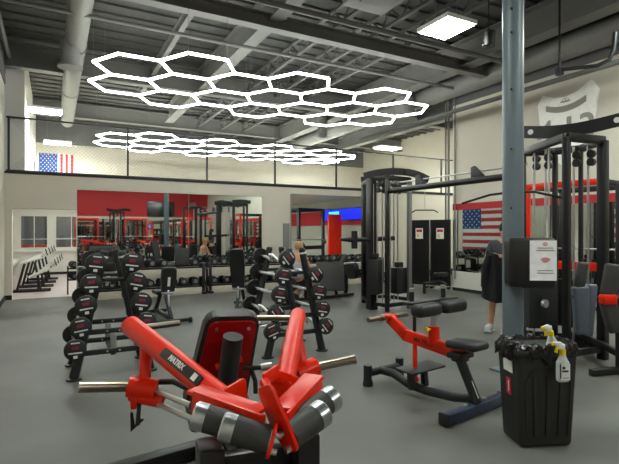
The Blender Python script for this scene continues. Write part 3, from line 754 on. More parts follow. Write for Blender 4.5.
for (rx, ry, zig, nm, slots) in ((RX1, RY1, False, 'left', {-1: range(5), 1: range(5)}), (RX2, RY2, True, 'right', {-1: range(5), 1: range(4)})):
    for sx in (-1, 1):
        for i in slots[sx]:
            w_, z = LV[i]
            k = (z-.02)/1.27; px = .37+(.085-.37)*k
            lab = 'black %s barbell, %s on the %s flank of the %s A-frame rack' % ('curl' if zig else 'straight', w_, 'left' if sx < 0 else 'right', nm)
            if zig not in proto:
                b = proto[zig] = barbell(zig, 0, 'curl_barbell' if zig else 'straight_barbell', lab, 'fixed curl bars' if zig else 'fixed straight barbells'); b['label'] = lab
            else: b = dup(proto[zig], label=lab)
            b.location = (rx+sx*(px+.062), ry, z)
            b.rotation_euler = (0, {-1: 0, 1: 0}[sx]+random.uniform(-.2, .25), 0)
            if zig: b.rotation_euler = (0, random.choice((.2, .9, -.3)), 0)

# ------------------------------------------------------------------ benches between the racks
def bench(x, y, rz, label, back_tilt=.12, h0=.46, h1=.92, W=.25, lab_=True):
    t = thing('adjustable_bench', label, 'bench', (x, y, 0), rz)
    B = lambda mb, n, m, p=t: mb.build(n, m, p)
    mb = MB(); mb.bar((-.3, 0, .05), (.3, 0, .05), .07, .06, bev=.012); B(mb, 'rear_foot', BLK2)
    mb = MB(); mb.bar((-.22, 1.15, .05), (.22, 1.15, .05), .06, .06, bev=.012); B(mb, 'front_foot', BLK2)
    mb = MB(); mb.bar((0, .02, .07), (0, 1.15, .09), .06, .07, bev=.01); B(mb, 'spine_bar', BLK2)
    mb = MB(); mb.bar((0, .04, .07), (0, .42, .42), .06, .06, bev=.01); B(mb, 'rear_strut', BLK2)
    mb = MB(); mb.bar((0, 1.1, .07), (0, .75, .42), .06, .06, bev=.01); B(mb, 'front_strut', BLK2)
    M = plane_M((0, .30-back_tilt*.5, (h0+h1)/2), (1, 0, 0), Vector((0, -back_tilt, h1-h0)))
    hh = (h1-h0)/2
    mb = MB(); mb.prism(round_poly([(-W/2*.8, -hh), (W/2*.8, -hh), (W/2, hh*.2), (W/2*.92, hh), (-W/2*.92, hh), (-W/2, hh*.2)], .04), .075, M=M, bev=.018); bp = B(mb, 'back_pad', VINYL)
    if lab_:
        mb = MB(); mb.prism([(-.022, -.09), (.022, -.09), (.022, .07), (-.022, .07)], .003, M=M @ Matrix.Translation((0, 0, .04))); B(mb, 'pad_label', WHITE, bp)
    mb = MB(); mb.box((0, .62, .46), (.28, .38, .07), bev=.025, seg=3); B(mb, 'seat', VINYL)
    mb = MB(); mb.bar((0, .2, .12), (0, .26, h0+.06), .03, .04, bev=.004); B(mb, 'adjust_strut', ALU)
    mb = MB(); mb.box((0, .24, h0+.02), (.22, .06, .03), bev=.006); B(mb, 'pad_bracket', ALU)
    for sx in (-1, 1):
        mb = MB(); mb.cyl((sx*.27, -.03, .05), (sx*.31, -.03, .05), .045, n=18); B(mb, 'wheel', BLK)
    return t
bench(1.69, 7.8, .06, 'black adjustable bench with a white label on its back, between the two barbell racks')
bench(2.9, 8.15, -.5, 'black adjustable bench set upright with a bright strut, just left of the curl bars', back_tilt=.22, h0=.42, h1=1.2, W=.28, lab_=False)

# ------------------------------------------------------------------ cable towers and the crossover beam
def tower(x, y, label, cols, rods, shrouds, ztop, arches, name='cable_tower', extra=None):
    t = thing(name, label, 'cable machine', (x, y, 0))
    L = lambda p: (p[0]-x, p[1]-y)
    for (px, py, wd) in cols:
        a = L((px, py)); MB().box((*a, ztop/2), (wd, wd, ztop), bev=.012).build('column', STEELC if (px, py) == (6.1, 7.15) else BLK, t)
    n = len(cols)
    for i in range(n):
        a = L(cols[i][:2]); b = L(cols[(i+1) % n][:2])
        MB().bar((*a, ztop+.0), (*b, ztop+.0), .08, .09, bev=.008).build('top_bar', BLK, t)
        MB().bar((*a, .12), (*b, .12), .06, .07, bev=.006).build('base_bar', BLK, t)
    for (px, py) in rods:
        a = L((px, py)); MB().cyl((*a, .15), (*a, ztop-.01), .014, n=10).build('guide_rod', CHROME, t)
    for (px, py, wx, wy, z0, z1, rz) in shrouds:
        a = L((px, py)); MB().box((*a, (z0+z1)/2), (wx, wy, z1-z0), rot=(0, 0, rz), bev=.012).build('weight_stack_cover', BLK2, t)
        MB().box((a[0], a[1], z1+.06), (wx*.5, wy*.5, .1), rot=(0, 0, rz), bev=.01).build('stack_head', BLK, t)
    for (px, py) in rods[:4]:
        a = Vector(L((px, py))); v = Vector((.0, -.03))
        for zz in (ztop-.12, ztop-.12-.1):
            MB().cyl((a.x-.02, a.y-.04, zz), (a.x+.02, a.y-.04, zz), .05, n=16).build('pulley', BLK2, t)
    for (px, py, wx, wy, z0, z1, rz) in shrouds[:2]:
        a = L((px, py)); MB().cyl((a[0], a[1]+.06, z1+.1), (a[0], a[1]+.06, ztop-.1), .006, n=6).build('cable', CHROME, t)
    for (p0, p1, bow, z, drop) in arches:
        a = Vector((*L(p0), z)); b = Vector((*L(p1), z-drop)); pr = None
        mb = MB(); d = b-a; nrm = Vector((-d.y, d.x, 0)).normalized(); k_ = 14
        for i in range(k_):
            u0, u1 = i/k_, (i+1)/k_
            q0 = a+d*u0+Vector((0, 0, bow*4*u0*(1-u0))); q1 = a+d*u1+Vector((0, 0, bow*4*u1*(1-u1)))
            mb.bar(q0, q1, .05, .13)
        mb.build('arch_plate', BLK, t)
    if extra: extra(t, L)
    return t
def logo_disc(t, p, d, r=.045):
    MB().cyl(p, Vector(p)+Vector(d).normalized()*.006, r, n=20).build('badge', WHITE, t)
# far tower
def exA(t, L):
    a = L((5.1, 7.55))
    MB().cyl((*a, 1.35), (a[0]+.75, a[1]-.25, 1.38), .045, n=14).build('pull_arm', BLK, t)
    MB().cyl((*a, 1.35), (a[0]-.28, a[1]+.1, 1.36), .06, .03, n=14).build('pulley_housing', BLK, t)
    MB().cyl((a[0]-.02, a[1], 1.18), (a[0]-.02, a[1], 1.52), .06, n=14).build('swivel', BLK, t)
    mb = MB(); b = L((6.35, 7.0)); mb.tube([(*b, .3), (b[0], b[1], .5), (b[0]+.35, b[1]-.05, .52), (b[0]+.5, b[1]-.05, .45)], .035, n=12); mb.build('foot_support', BLK, t)
    MB().box((b[0]+.38, b[1]-.05, .66), (.3, .14, .08), bev=.03).build('knee_pad', VINYL, t)
tA = tower(5.75, 7.6, 'tall black cable tower standing far behind the calf machine',
      [(5.42, 7.45, .17), (5.48, 7.05, .07), (6.1, 7.15, .08), (6.4, 7.5, .07), (6.3, 8.1, .07), (5.75, 8.2, .08)],
      [(5.42, 7.28), (5.60, 7.35), (5.88, 7.35), (6.02, 7.4), (5.62, 7.9), (5.7, 7.92), (5.75, 7.3)],
      [(5.38, 7.28, .26, .2, .32, .98, .6), (5.95, 7.28, .3, .2, .30, .80, .1), (5.9, 8.1, .24, .2, .3, .9, 0)], 2.52,
      [((5.27, 7.5), (5.85, 7.0), .04, 2.58, -.06), ((5.85, 7.0), (6.4, 6.95), .03, 2.64, .12), ((5.7, 8.2), (6.4, 8.2), .03, 2.6, 0)], extra=exA)
# near tower
def exB(t, L):
    for p in ((5.55, 4.2, 2.78), (5.5, 3.15, 2.76)): pass
    a = L((5.3, 3.9)); MB().cyl((a[0], a[1]-.18, .62), (a[0], a[1]-.22, .62), .05, n=16).build('adjust_knob', CHROME, t)
tB = tower(5.45, 3.8, 'tall black cable tower at right behind the grey column',
      [(5.62, 4.28, .1), (5.11, 3.3, .075), (5.68, 3.22, .1), (6.0, 3.68, .05), (5.9, 3.97, .06)],
      [(5.56, 4.04), (5.6, 3.9), (5.72, 3.6), (5.79, 3.46), (5.45, 3.75)],
      [(5.4, 3.85, .36, .24, .3, .95, -.5), (5.8, 3.7, .24, .2, .3, .9, 0)], 2.58, [], extra=exB)
# wavy top plates with badges on the near tower
t = tB
mb = MB()
P = [(-.02, .04), (-.3, .11), (-.55, .09), (-.75, .0), (-.75, -.14), (-.5, -.06), (-.25, -.05), (0, -.08), (.3, -.06), (.55, .0), (.85, .02), (1.1, -.03), (1.1, .11), (.85, .16), (.55, .14), (.3, .08)]
P2 = [(x, z) for x, z in P]
axis = Vector((.6, -.8, 0)).normalized()
Mw = plane_M((5.40-5.45, 3.42-3.8, 2.76), (.42, -.9, 0), (0, 0, 1))
pts = []
for i in range(41):
    u = i/40; x = -.62+1.9*u; z = .05*math.sin(u*2*PI*.95+PI*.95)
    pts.append((x, z))
poly = [(x, z+.075) for x, z in pts]+[(x, z-.075) for x, z in pts[::-1]]
mb.prism(poly, .03, M=Mw); mb.build('arch_plate', BLK, t)
for x in (-.45, .45):
    c = Mw @ Vector((x, .05*math.sin((x+.62)/1.9*2*PI*.95+PI*.95), 0)); nz_ = (Mw.to_3x3() @ Vector((0, 0, 1)))
    sgn = -1 if nz_.dot(fw) > 0 else 1
    MB().cyl(c+nz_*sgn*.015, c+nz_*sgn*.022, .032, n=20).build('badge', WHITE, t)
# crossover beam with its brackets and pull-down bar
t = thing('crossover_beam', 'long dark beam joining the two cable towers overhead', 'beam', (5.52, 5.4, 2.27))
MB().cyl((0, 1.75, 0), (0, -1.2, 0), .05, n=16).build('beam', BLK, t)
MB().cyl((.12, 1.75, .15), (.12, -1.2, .15), .016, n=10).build('cable_rod', CHROME, t)
for yy in (.9, -.35):
    MB().prism([(-.22, 0), (.06, 0), (.06, .18), (0, .2)], .05, M=plane_M((.06, yy, .03), (0, 1, 0), (0, 0, 1)), bev=.006).build('bracket', BLK2, t)
t = thing('pulldown_bar', 'bent black pull-down bar hanging left of the grey column', 'pull-down bar', (5.2, 4.15, 2.0))
MB().tube([(-.18, .62, -.10), (-.05, .25, .0), (.0, .0, .015), (.05, -.35, .0), (.2, -.62, -.09)], .016, n=10).build('bar', BLK, t)
MB().cyl((0, 0, .01), (0.0, 0, .26), .006, n=6).build('cable', CHROME, t)
t = thing('pulldown_bar', 'small black bar hanging by a cable from the crossover beam', 'pull-down bar', (5.52, 6.07, 1.87))
MB().tube([(-.2, .1, -.04), (-.14, .07, .0), (.14, -.07, 0), (.2, -.1, -.04)], .010, n=8).build('bar', BLK, t)
MB().cyl((0, 0, 0), (0, 0, .36), .005, n=6).build('cable', CHROME, t)
# pipes on the wall corner
for i, (dx, dy) in enumerate(((-.05, .06), (-.05, .16), (-.08, -.1))):
    tag(MB().cyl((XR+dx+.02, 8.99+dy if i < 2 else 8.8, .3 if i == 2 else 1.0), (XR+dx+.02, 8.99+dy if i < 2 else 8.8, 5.6), .03-.006*i, n=10).build('wall_pipe', PIPEM), 'slim grey pipe rising at the end of the right wall, %s' % ('nearest its corner', 'farthest from the viewer', 'closest to the viewer')[i], 'pipe')

# perforated black panels
for i, (cx, cy, lab) in enumerate(((8.60, 9.66, 'black perforated storage panel, the left of two with white stickers'), (8.86, 9.16, 'black perforated storage panel, the right of two with white stickers'))):
    t = thing('perforated_panel', lab, 'storage panel', (cx, cy, 0), math.radians(-62))
    mb = MB(); w2 = .265
    for (x0, x1, z0, z1) in ((-w2, -w2+.05, .1, 1.82), (w2-.05, w2, .1, 1.82), (-w2, w2, .1, .16), (-w2, w2, 1.76, 1.82)): slab(mb, x0, x1, -.03, .03, z0, z1)
    mb.build('frame', BLK, t)
    mb = MB()
    k = -w2+.07
    while k < w2-.05: slab(mb, k-.014, k+.014, -.008, .008, .14, 1.78); k += .055
    z = .18
    while z < 1.76: slab(mb, -w2+.03, w2-.03, -.008, .008, z-.014, z+.014); z += .055
    slab(mb, -w2+.03, w2-.03, .05, .06, .14, 1.78)
    mb.build('perforated_sheet', BLK, t)
    mb = MB(); slab(mb, -.1, .1, -.036, -.03, 1.32, 1.6); s_ = mb.build('sticker', WHITE, t)
    mb = MB(); slab(mb, -.07, .0, -.038, -.036, 1.36, 1.44); mb.build('sticker_mark', YEL, s_); mb = MB(); slab(mb, -.08, .08, -.038, -.036, 1.5, 1.57); mb.build('sticker_band', REDP, s_)
    for x in (-.22, .22): MB().box((x, 0, .05), (.06, .2, .06), bev=.01).build('foot', BLK, t)

# ------------------------------------------------------------------ padded machine at the right edge
t = thing('pad_machine', 'black machine frame with slanted grey pads and a red joint, at the right edge', 'exercise machine', (5.2, 2.75, 0))
MB().box((0.08, .05, 1.0), (.09, .09, 2.0), bev=.012).build('upright', BLK, t)
MB().bar((.08, .05, .2), (.75, .95, .2), .07, .07, bev=.01).build('base_bar', BLK, t)
MB().bar((-.3, .15, .04), (.5, -.05, .04), .07, .07, bev=.01).build('foot_bar', BLK, t)
MB().box((.75, .95, .1), (.1, .3, .2), bev=.01).build('rear_foot', BLK, t)
def padpair(px, z_, off, name, m, top, bot, wd):
    z = z_; r = (px-309.5)/470*z; X = r*math.cos(YAW)+z*math.sin(YAW)-5.2; Y = z*math.cos(YAW)-r*math.sin(YAW)-2.75
    return X, Y
for (pts, wd, m, th) in (([(583, 262), (577, 300)], .11, FOAM, .07), ([(580, 286), (583, 334)], .17, GREYV, .09), ([(592, 284), (587, 336)], .10, GREYV, .09)):
    q = []
    for (px, py) in pts:
        z = 4.95; X, Y = padpair(px, z, 0, '', None, 0, 0, 0); q.append((X, Y, 1.5-(py-232)/470*z))
    MB().bar(q[0], q[1], wd, th, bev=.03, seg=4, up=(math.sin(YAW), math.cos(YAW), 0)).build('pad', m, t)
for (pts, wd, m) in (([(614, 264), (608, 296)], .15, FOAM), ([(607, 300), (616, 332)], .15, FOAM)):
    q = []
    for (px, py) in pts:
        z = 4.6; X, Y = padpair(px, z, 0, '', None, 0, 0, 0); q.append((X, Y, 1.5-(py-232)/470*z))
    MB().bar(q[0], q[1], wd, .09, bev=.03, seg=4, up=(math.sin(YAW), math.cos(YAW), 0)).build('pad', m, t)
X, Y = padpair(608, 4.58, 0, '', None, 0, 0, 0)
MB().box((X, Y, .845), (.14, .1, .1), rot=(0, 0, -YAW), bev=.02).build('red_joint', RED, t)
MB().bar((X, Y, .845), (.08, .05, .84), .05, .05, bev=.008).build('pad_arm', BLK, t)
X, Y = padpair(585, 5.0, 0, '', None, 0, 0, 0)
MB().bar((X, Y, .78), (.08, .05, .80), .05, .05, bev=.008).build('pad_arm', BLK, t)

# red power rack behind the near tower
def power_rack(x, y, rz, label, red=RED):
    t = thing('power_rack', label, 'power rack', (x, y, 0), rz)
    for sx in (-.6, .6):
        for sy in (-.6, .6):
            MB().box((sx, sy, 1.15), (.09, .09, 2.3), bev=.01).build('upright', red if sy < 0 else BLK, t)
        MB().box((sx, 0, 2.26), (.07, 1.2, .07), bev=.008).build('top_rail', BLK, t)
        MB().box((sx, 0, .05), (.07, 1.2, .07), bev=.008).build('base_rail', BLK, t)
        MB().box((sx, -.66, 1.15), (.06, .12, .12), bev=.01).build('bar_hook', BLK, t)
        MB().cyl((sx*1.1, .6, .9), (sx*1.35, .6, .92), .025, n=12).build('storage_peg', CHROME, t)
        mb = MB(); mb.cyl((sx*1.12, .6, .9), (sx*1.2, .6, .9), .225, n=28); mb.build('plate', RUBB, t)
        mb = MB(); mb.cyl((sx*1.205, .6, .9), (sx*1.25, .6, .9), .2, n=28); mb.build('plate', REDD, t)
    for sy in (-.6, .6): MB().box((0, sy, 2.26), (1.2, .07, .1), bev=.008).build('cross_member', red if sy < 0 else BLK, t)
    MB().box((0, -.6, .97), (1.12, .06, .13), bev=.008).build('lower_cross_member', red, t)
    MB().cyl((-.95, -.68, 1.24), (.95, -.68, 1.24), .014, n=10).build('barbell_bar', CHROME, t)
    return t
pr = power_rack(7.75, 4.75, -PI/2+.12, 'red and black power rack partly hidden behind the near cable tower')

# ------------------------------------------------------------------ dumbbell racks and dumbbells
def dumb_rack(x0, x1, y, label):
    t = thing('dumbbell_rack', label, 'dumbbell rack', (x0, y, 0)); L = x1-x0
    for (z, nm) in ((.62, 'upper_shelf'), (.16, 'lower_shelf')):
        mb = MB(); mb.box((L/2, .2, z), (L, .42, .03), rot=(.12, 0, 0)); mb.box((L/2, -.01, z-.10), (L, .03, .2), bev=.006); mb.build(nm, CREAM, t)
        mb = MB()
        for yy in (.07, .32): mb.box((L/2, yy, z+.035+(yy-.2)*.12), (L, .05, .03))
        mb.build('saddle_rail', BLK, t)
    k = max(2, int(L/2.0)+1)
    for i in range(k):
        xx = .05+(L-.1)*i/(k-1); MB().box((xx, .12, .38), (.08, .3, .72), bev=.01).build('support', BLK, t)
        MB().box((xx, .15, .03), (.1, .6, .06), bev=.01).build('foot', BLK, t)
    return t
RYK = 11.35
for (a, b, lab) in ((.45, 3.25, 'long cream and black dumbbell rack against the mirror, the leftmost section'), (3.32, 5.5, 'cream and black dumbbell rack section behind the curl bars'), (6.0, 8.7, 'cream and black dumbbell rack section in front of the second hall')):
    dumb_rack(a, b, RYK, lab)
def dumbbell(label, r=.09):
    t = thing('dumbbell', label, 'dumbbell')
    MB().cyl((0, -.075, 0), (0, .075, 0), .016, n=10).build('handle', CHROME, t)
    for s_ in (-1, 1):
        mb = MB(); mb.cyl((0, s_*.07, 0), (0, s_*.165, 0), r, n=16, mi=0); mb.cyl((0, s_*.165, 0), (0, s_*.168, 0), r*.55, n=14, mi=1); mb.build('end_weight', [RUBB, mat('light_grey_print', (120, 120, 120), .4)], t)
    return t
d0 = None
for (a, b, nm) in ((.66, 3.06, 'leftmost'), (3.52, 5.35, 'middle'), (6.2, 8.5, 'right')):
    for (z, tier) in ((.765, 'upper'), (.305, 'lower')):
        x = a; i = 0
        while x < b:
            skip = (nm == 'leftmost' and tier == 'upper' and x < 1.35) or (nm == 'leftmost' and tier == 'upper' and 2.4 < x < 3.0)
            if not skip:
                lab = 'black round dumbbell on the %s tier of the %s dumbbell rack' % (tier, nm); g = 'dumbbells on the %s tier of the %s rack' % (tier, nm)
                if d0 is None: d0 = dumbbell(lab); o = d0; o['group'] = g
                else: o = dup(d0, label=lab, group=g)
                o.location = (x, RYK+.2, z); o.rotation_euler = (.0, random.uniform(0, 1), random.uniform(-.3, .3))
                s_ = random.uniform(.88, 1.08); o.scale = (s_, 1, s_)
            x += .262; i += 1
# padded blocks lying on the left rack
tag(MB().box((0, 0, 0), (.66, .3, .2), bev=.03).build('padded_block', FOAM, loc=(.93, 11.35, .90-.11), rot=(.45, 0, 0)), 'dark grey padded block, lower of two, on the left end of the dumbbell rack', 'padded block')
tag(MB().box((0, 0, 0), (.62, .3, .15), bev=.03).build('padded_block', FOAM, loc=(1.0, 11.52, 1.06), rot=(.45, 0, 0)), 'dark grey padded block, upper of two, on the left end of the dumbbell rack', 'padded block')
tag(MB().box((0, 0, 0), (.34, .06, .42), bev=.015).build('grey_board', FOAM, loc=(2.72, 11.5, .90), rot=(-.1, 0, 0)), 'upright grey board standing among the dumbbells on the leftmost rack', 'board')
# two dumbbells on a small stand at the side room edge
t = thing('kettlebell_stand', 'narrow black stand with two shelves at the edge of the side room', 'stand', (.40, 12.75, 0))
for z in (.35, .62): MB().box((0, 0, z), (.26, .3, .03), bev=.005).build('shelf', BLK, t)
for sx in (-.12, .12): MB().box((sx, 0, .34), (.03, .28, .68)).build('side', BLK, t)
for z, nm in ((.445, 'lower'), (.715, 'upper')):
    o = dup(d0, loc=(.40, 12.72, z), label='black dumbbell on the %s shelf of the narrow stand' % nm, group='dumbbells on the narrow stand')

# ------------------------------------------------------------------ white-topped machines in the side room
def slant_machine(x, y, rz, label):
    t = thing('cardio_machine', label, 'exercise machine', (x, y, 0), rz)
    B = lambda mb, n, m: mb.build(n, m, t)
    BW = mat('board_white', (206, 206, 200), .5)
    for sy in (-.14, .14):
        mb = MB(); mb.bar((.04, sy, .04), (.2, sy, .70), .05, .05, bev=.008); B(mb, 'leg', BLK)
        mb = MB(); mb.bar((.55, sy, .05), (.42, sy, .74), .045, .045, bev=.008); B(mb, 'leg', BLK)
        mb = MB(); mb.bar((-.05, sy, .03), (.78, sy, .03), .05, .05, bev=.01); B(mb, 'floor_rail', BLK)
    mb = MB(); mb.bar((.1, 0, .71), (.6, 0, .86), .26, .05, bev=.02); B(mb, 'top_board', BW)
    mb = MB(); mb.bar((.3, -.3, .38), (.78, -.3, .60), .2, .06, bev=.02); B(mb, 'seat_board', BW)
    mb = MB(); mb.bar((.5, -.3, .04), (.5, -.3, .46), .04, .04, bev=.008); B(mb, 'seat_leg', BLK)
    for (px, py, pz) in ((.62, 0, .97), (.82, -.3, .72)):
        mb = MB(); mb.box((px, py, pz), (.11, .24, .15), rot=(0, -.3, 0), bev=.02); c = B(mb, 'console', BW)
        mb = MB(); mb.box((px+.06, py-.0, pz+.02), (.02, .26, .17), rot=(0, -.3, 0)); mb.build('screen', BLK2, c)
        mb = MB(); mb.bar((px-.06, py, pz-.12), (px, py, pz-.04), .04, .04); B(mb, 'neck', BLK)
    return t
sm0 = slant_machine(-.86, 13.75, 0, 'white-topped machine on slanted black legs, nearest in the side room row')
for i, (yy, w_) in enumerate(((14.8, 'second'), (15.9, 'third'), (17.0, 'farthest'))):
    dup(sm0, loc=(-.86+.06*(i+1), yy, 0), label='white-topped machine on slanted black legs, %s in the side room row' % w_)
tag(slab(MB(), -1.25, -1.03, 12.7, 18.8, .50, .60, bev=.01).build('wall_shelf', WALLW), 'long white ledge along the left wall of the side room', 'shelf')

# ------------------------------------------------------------------ leg press board and clutter by the right rack
t = thing('leg_press', 'black leg press with a large tilted grey foot plate behind the curl bars', 'exercise machine', (5.45, 8.9, 0))
MB().box((-.1, 0, .52), (.62, .05, .66), rot=(-.45, .0, -.5), bev=.015).build('foot_plate', FOAM, t)
MB().bar((-.35, .1, .05), (.7, .3, .05), .08, .07, bev=.01).build('base_bar', BLK, t)
MB().bar((0, .08, .5), (.6, .45, .95), .08, .08, bev=.01).build('slide_rail', BLK, t)
MB().bar((.6, .45, .05), (.6, .45, .95), .08, .08, bev=.01).build('upright', BLK, t)
for k, sx in enumerate((-.1, .25)):
    MB().cyl((.35+sx, .1+sx*.1, .78), (.62+sx, -.02, .80), .024, n=12).build('weight_horn', CHROME, t)
for k in (0, .07): MB().cyl((.52+k, .15, .62), (.57+k, .15, .62), .2, n=24).build('plate', RUBB, t)
MB().bar((0, -.1, .12), (.05, .1, .4), .06, .06, bev=.01).build('plate_support', BLK, t)

# second hall contents
power_rack(7.55, 14.7, .3, 'black power rack standing in the second hall', red=BLK)
power_rack(6.6, 18.6, .1, 'farther red power rack at the back of the second hall')
t = thing('red_locker', 'bright red tall panel beside the rack in the second hall', 'panel', (8.35, 13.6, 0)); MB().box((0, 0, 1.05), (.5, .1, 2.1), bev=.01).build('panel', RED, t)
t = thing('wall_screen', 'wide blue glowing screen high on the second hall wall', 'screen', (8.93, 14.0, 2.12), PI/2)
MB().box((0, 0, 0), (2.9, .05, .42), bev=.006).build('bezel', TVM, t)
MB().box((0, .028, 0), (2.84, .01, .38)).build('display', SCRB, t)
MB().box((.55, .034, -.02), (.7, .01, .26)).build('bright_area', SCRC, t)
t = thing('wall_screen', 'small cyan screen at the back of the second hall', 'screen', (7.0, 20.2, 1.95))
MB().box((0, 0, 0), (1.2, .05, .3)).build('bezel', TVM, t); MB().box((0, -.03, 0), (1.1, .01, .22)).build('display', SCRC, t)

# television on the rear wall (seen in the mirror)
t = thing('television', 'black television on the red rear wall, seen in the back mirror', 'television', (6.0, YR+.06, 2.95), 0)
MB().box((0, 0, 0), (1.7, .06, .95), bev=.01).build('bezel', TVM, t); MB().box((0, .033, 0), (1.62, .006, .87)).build('display', mat('screen_off', (16, 16, 20), .08), t)

# shield sign on the right wall
t = thing('shield_sign', 'large white shield sign reading 4:13 high on the right wall', 'sign', (XR-.02, 5.85, 3.85))
M = plane_M((0, 0, 0), (0, -1, 0), (0, 0, 1))
top = [(-.62, .34), (-.5, .52), (-.25, .40), (0, .36), (.25, .42), (.52, .58), (.66, .36)]
out = top+[(.60, 0), (.52, -.5), (.3, -.85), (0, -1.05), (-.3, -.85), (-.52, -.5), (-.58, 0)]
MB().prism(out, .05, M=M, bev=.006).build('shield', SHIELD, t)
arc = [(-.42+.84*k/12, .12+.10*(2*k/12-1)**2+.02*(k/12)) for k in range(13)]
MB().prism([(x, z+.06) for x, z in arc]+[(x, z-.06) for x, z in arc[::-1]], .012, M=M @ Matrix.Translation((0, 0, .03))).build('banner', SHG, t)
text('lettering', '4:13', .72, M @ Matrix.Translation((.0, -.33, .03)), SHG, t, ext=.012)
mb = MB(); mb.prism([(-.1, -.025), (.1, -.025), (.1, .0), (-.1, .0)], .012, M=M @ Matrix.Translation((0, .29, .03)))
for sx in (-1, 1): mb.tube([(-.02, sx*(.03+.04*math.cos(k)), .30+.04*math.sin(k)) for k in [j*PI/6 for j in range(13)]], .008, n=6)
mb.build('emblem', SHG, t)

# ------------------------------------------------------------------ people
def skin_mesh(name, V, E, m, parent=None, sub=2, loc=None):
    me = bpy.data.meshes.new(name); keys = list(V)
    me.from_pydata([V[k][0] for k in keys], [(keys.index(a), keys.index(b)) for a, b in E], [])
    o = bpy.data.objects.new(name, me); COL.objects.link(o)
    md = o.modifiers.new('s', 'SKIN'); md.use_smooth_shade = True
    for i, k in enumerate(keys):
        r = V[k][1]; r = (r, r) if not isinstance(r, tuple) else r
        me.skin_vertices[0].data[i].radius = r; me.skin_vertices[0].data[i].use_root = (i == 0)
    sb = o.modifiers.new('u', 'SUBSURF'); sb.levels = sub; sb.render_levels = sub
    dg = bpy.context.evaluated_depsgraph_get(); dg.update()
    nm = bpy.data.meshes.new_from_object(o.evaluated_get(dg)); nm.name = name
    bpy.data.objects.remove(o)
    for p in nm.polygons: p.use_smooth = True
    nm.materials.clear(); nm.materials.append(m)
    o = bpy.data.objects.new(name, nm); COL.objects.link(o)
    if parent: o.parent = parent
    return o
def hand_chain(V, E, wrist, key, d, side, up, s=1):
    d = Vector(d).normalized(); side = Vector(side).normalized(); up = Vector(up).normalized(); w = Vector(wrist)
    V[key+'p'] = (w+d*.05*s, (.028*s, .018*s)); E.append((key, key+'p'))
    for i, (o, L) in enumerate(((-.026, .075), (-.009, .085), (.009, .08), (.026, .065))):
        a = w+d*.09*s+side*o*s; b = a+d*L*.5*s-up*.012*s; c = b+d*L*.35*s-up*.03*s
        V[key+'f%da' % i] = (a, .0095*s); V[key+'f%db' % i] = (b, .0085*s); V[key+'f%dc' % i] = (c, .007*s)
        E += [(key+'p', key+'f%da' % i), (key+'f%da' % i, key+'f%db' % i), (key+'f%db' % i, key+'f%dc' % i)]
    a = w+d*.035*s-side*.035*s; b = a+d*.035*s-side*.012*s-up*.015*s
    V[key+'ta'] = (a, .011*s); V[key+'tb'] = (b, .009*s); E += [(key+'p', key+'ta'), (key+'ta', key+'tb')]
def head(mb, c, f, r=.095):
    c = Vector(c); f = Vector(f).normalized(); up = Vector((0, 0, 1)); s_ = f.cross(up).normalized()
def face(t, c, f, hair, long=False):
    c = Vector(c); f = Vector(f).normalized(); s_ = f.cross(Vector((0, 0, 1))).normalized(); u = s_.cross(f)
    for k in (-1, 1):
        MB().ball(c+f*.086+s_*k*.032+u*.012, .011, n=8).build('eye', BLK, t)
        MB().ball(c+s_*k*.078-u*.005, .02, n=8, sc=(1, 1, 1.4)).build('ear', SKIN, t)
    MB().cyl(c+f*.09+u*.008, c+f*.113-u*.02, .008, .013, n=8).build('nose', SKIN, t)
    MB().bar(c+f*.090-s_*.022-u*.045, c+f*.090+s_*.022-u*.045, .008, .007, bev=.002).build('mouth', REDD, t)
    mb = MB(); mb.ball(c-f*.018+u*.03, .099, sc=(1, 1, 1.02), n=20)
    if long: mb.tube([c-f*.06+u*.02, c-f*.095-u*.08, c-f*.11-u*.18, c-f*.10-u*.28], .06, n=12, rs=[.07, .07, .055, .02])
    mb.build('hair', hair, t)
# standing person by the column: grey shirt, arms folded over a hanging black jacket
t = thing('person', 'standing person in grey shirt and black shorts holding a black jacket beside the column', 'person', (5.83, 4.87, 0), math.radians(118))
S_ = 1.0
V = {}; E = []
V['pel'] = (Vector((0, 0, .94)), (.145, .11)); V['wa'] = (Vector((0, .0, 1.1)), (.13, .095)); V['ch'] = (Vector((0, -.01, 1.28)), (.16, .11)); V['sh'] = (Vector((0, 0, 1.4)), (.13, .085)); V['nk'] = (Vector((0, .015, 1.47)), .055)
V['hd'] = (Vector((0, .03, 1.55)), (.07, .075)); V['ht'] = (Vector((0, .03, 1.63)), (.078, .09)); V['hh'] = (Vector((0, .02, 1.69)), (.055, .065))
E += [('pel', 'wa'), ('wa', 'ch'), ('ch', 'sh'), ('sh', 'nk'), ('nk', 'hd'), ('hd', 'ht'), ('ht', 'hh')]
for k, sx in (('l', -1), ('r', 1)):
    V[k+'s'] = (Vector((sx*.18, 0, 1.37)), .062); V[k+'e'] = (Vector((sx*.24, .08, 1.14)), .045); V[k+'w'] = (Vector((sx*.02, .24, 1.2)), .03)
    E += [('sh', k+'s'), (k+'s', k+'e'), (k+'e', k+'w')]
    hand_chain(V, E, V[k+'w'][0], k+'w', (-sx, .1, .1), (0, 0, 1), (0, 1, 0))
    V[k+'h'] = (Vector((sx*.09, 0, .86)), .088); V[k+'k'] = (Vector((sx*.11, .03, .49)), .06); V[k+'c'] = (Vector((sx*.115, .0, .33)), .056); V[k+'a'] = (Vector((sx*.12, -.02, .09)), .036); V[k+'t'] = (Vector((sx*.13, .12, .035)), (.035, .025))
    E += [('pel', k+'h'), (k+'h', k+'k'), (k+'k', k+'c'), (k+'c', k+'a'), (k+'a', k+'t')]
skin_mesh('body', V, E, SKIN, t)
face(t, (0, .03, 1.615), (0, 1, -.15), HAIRD)
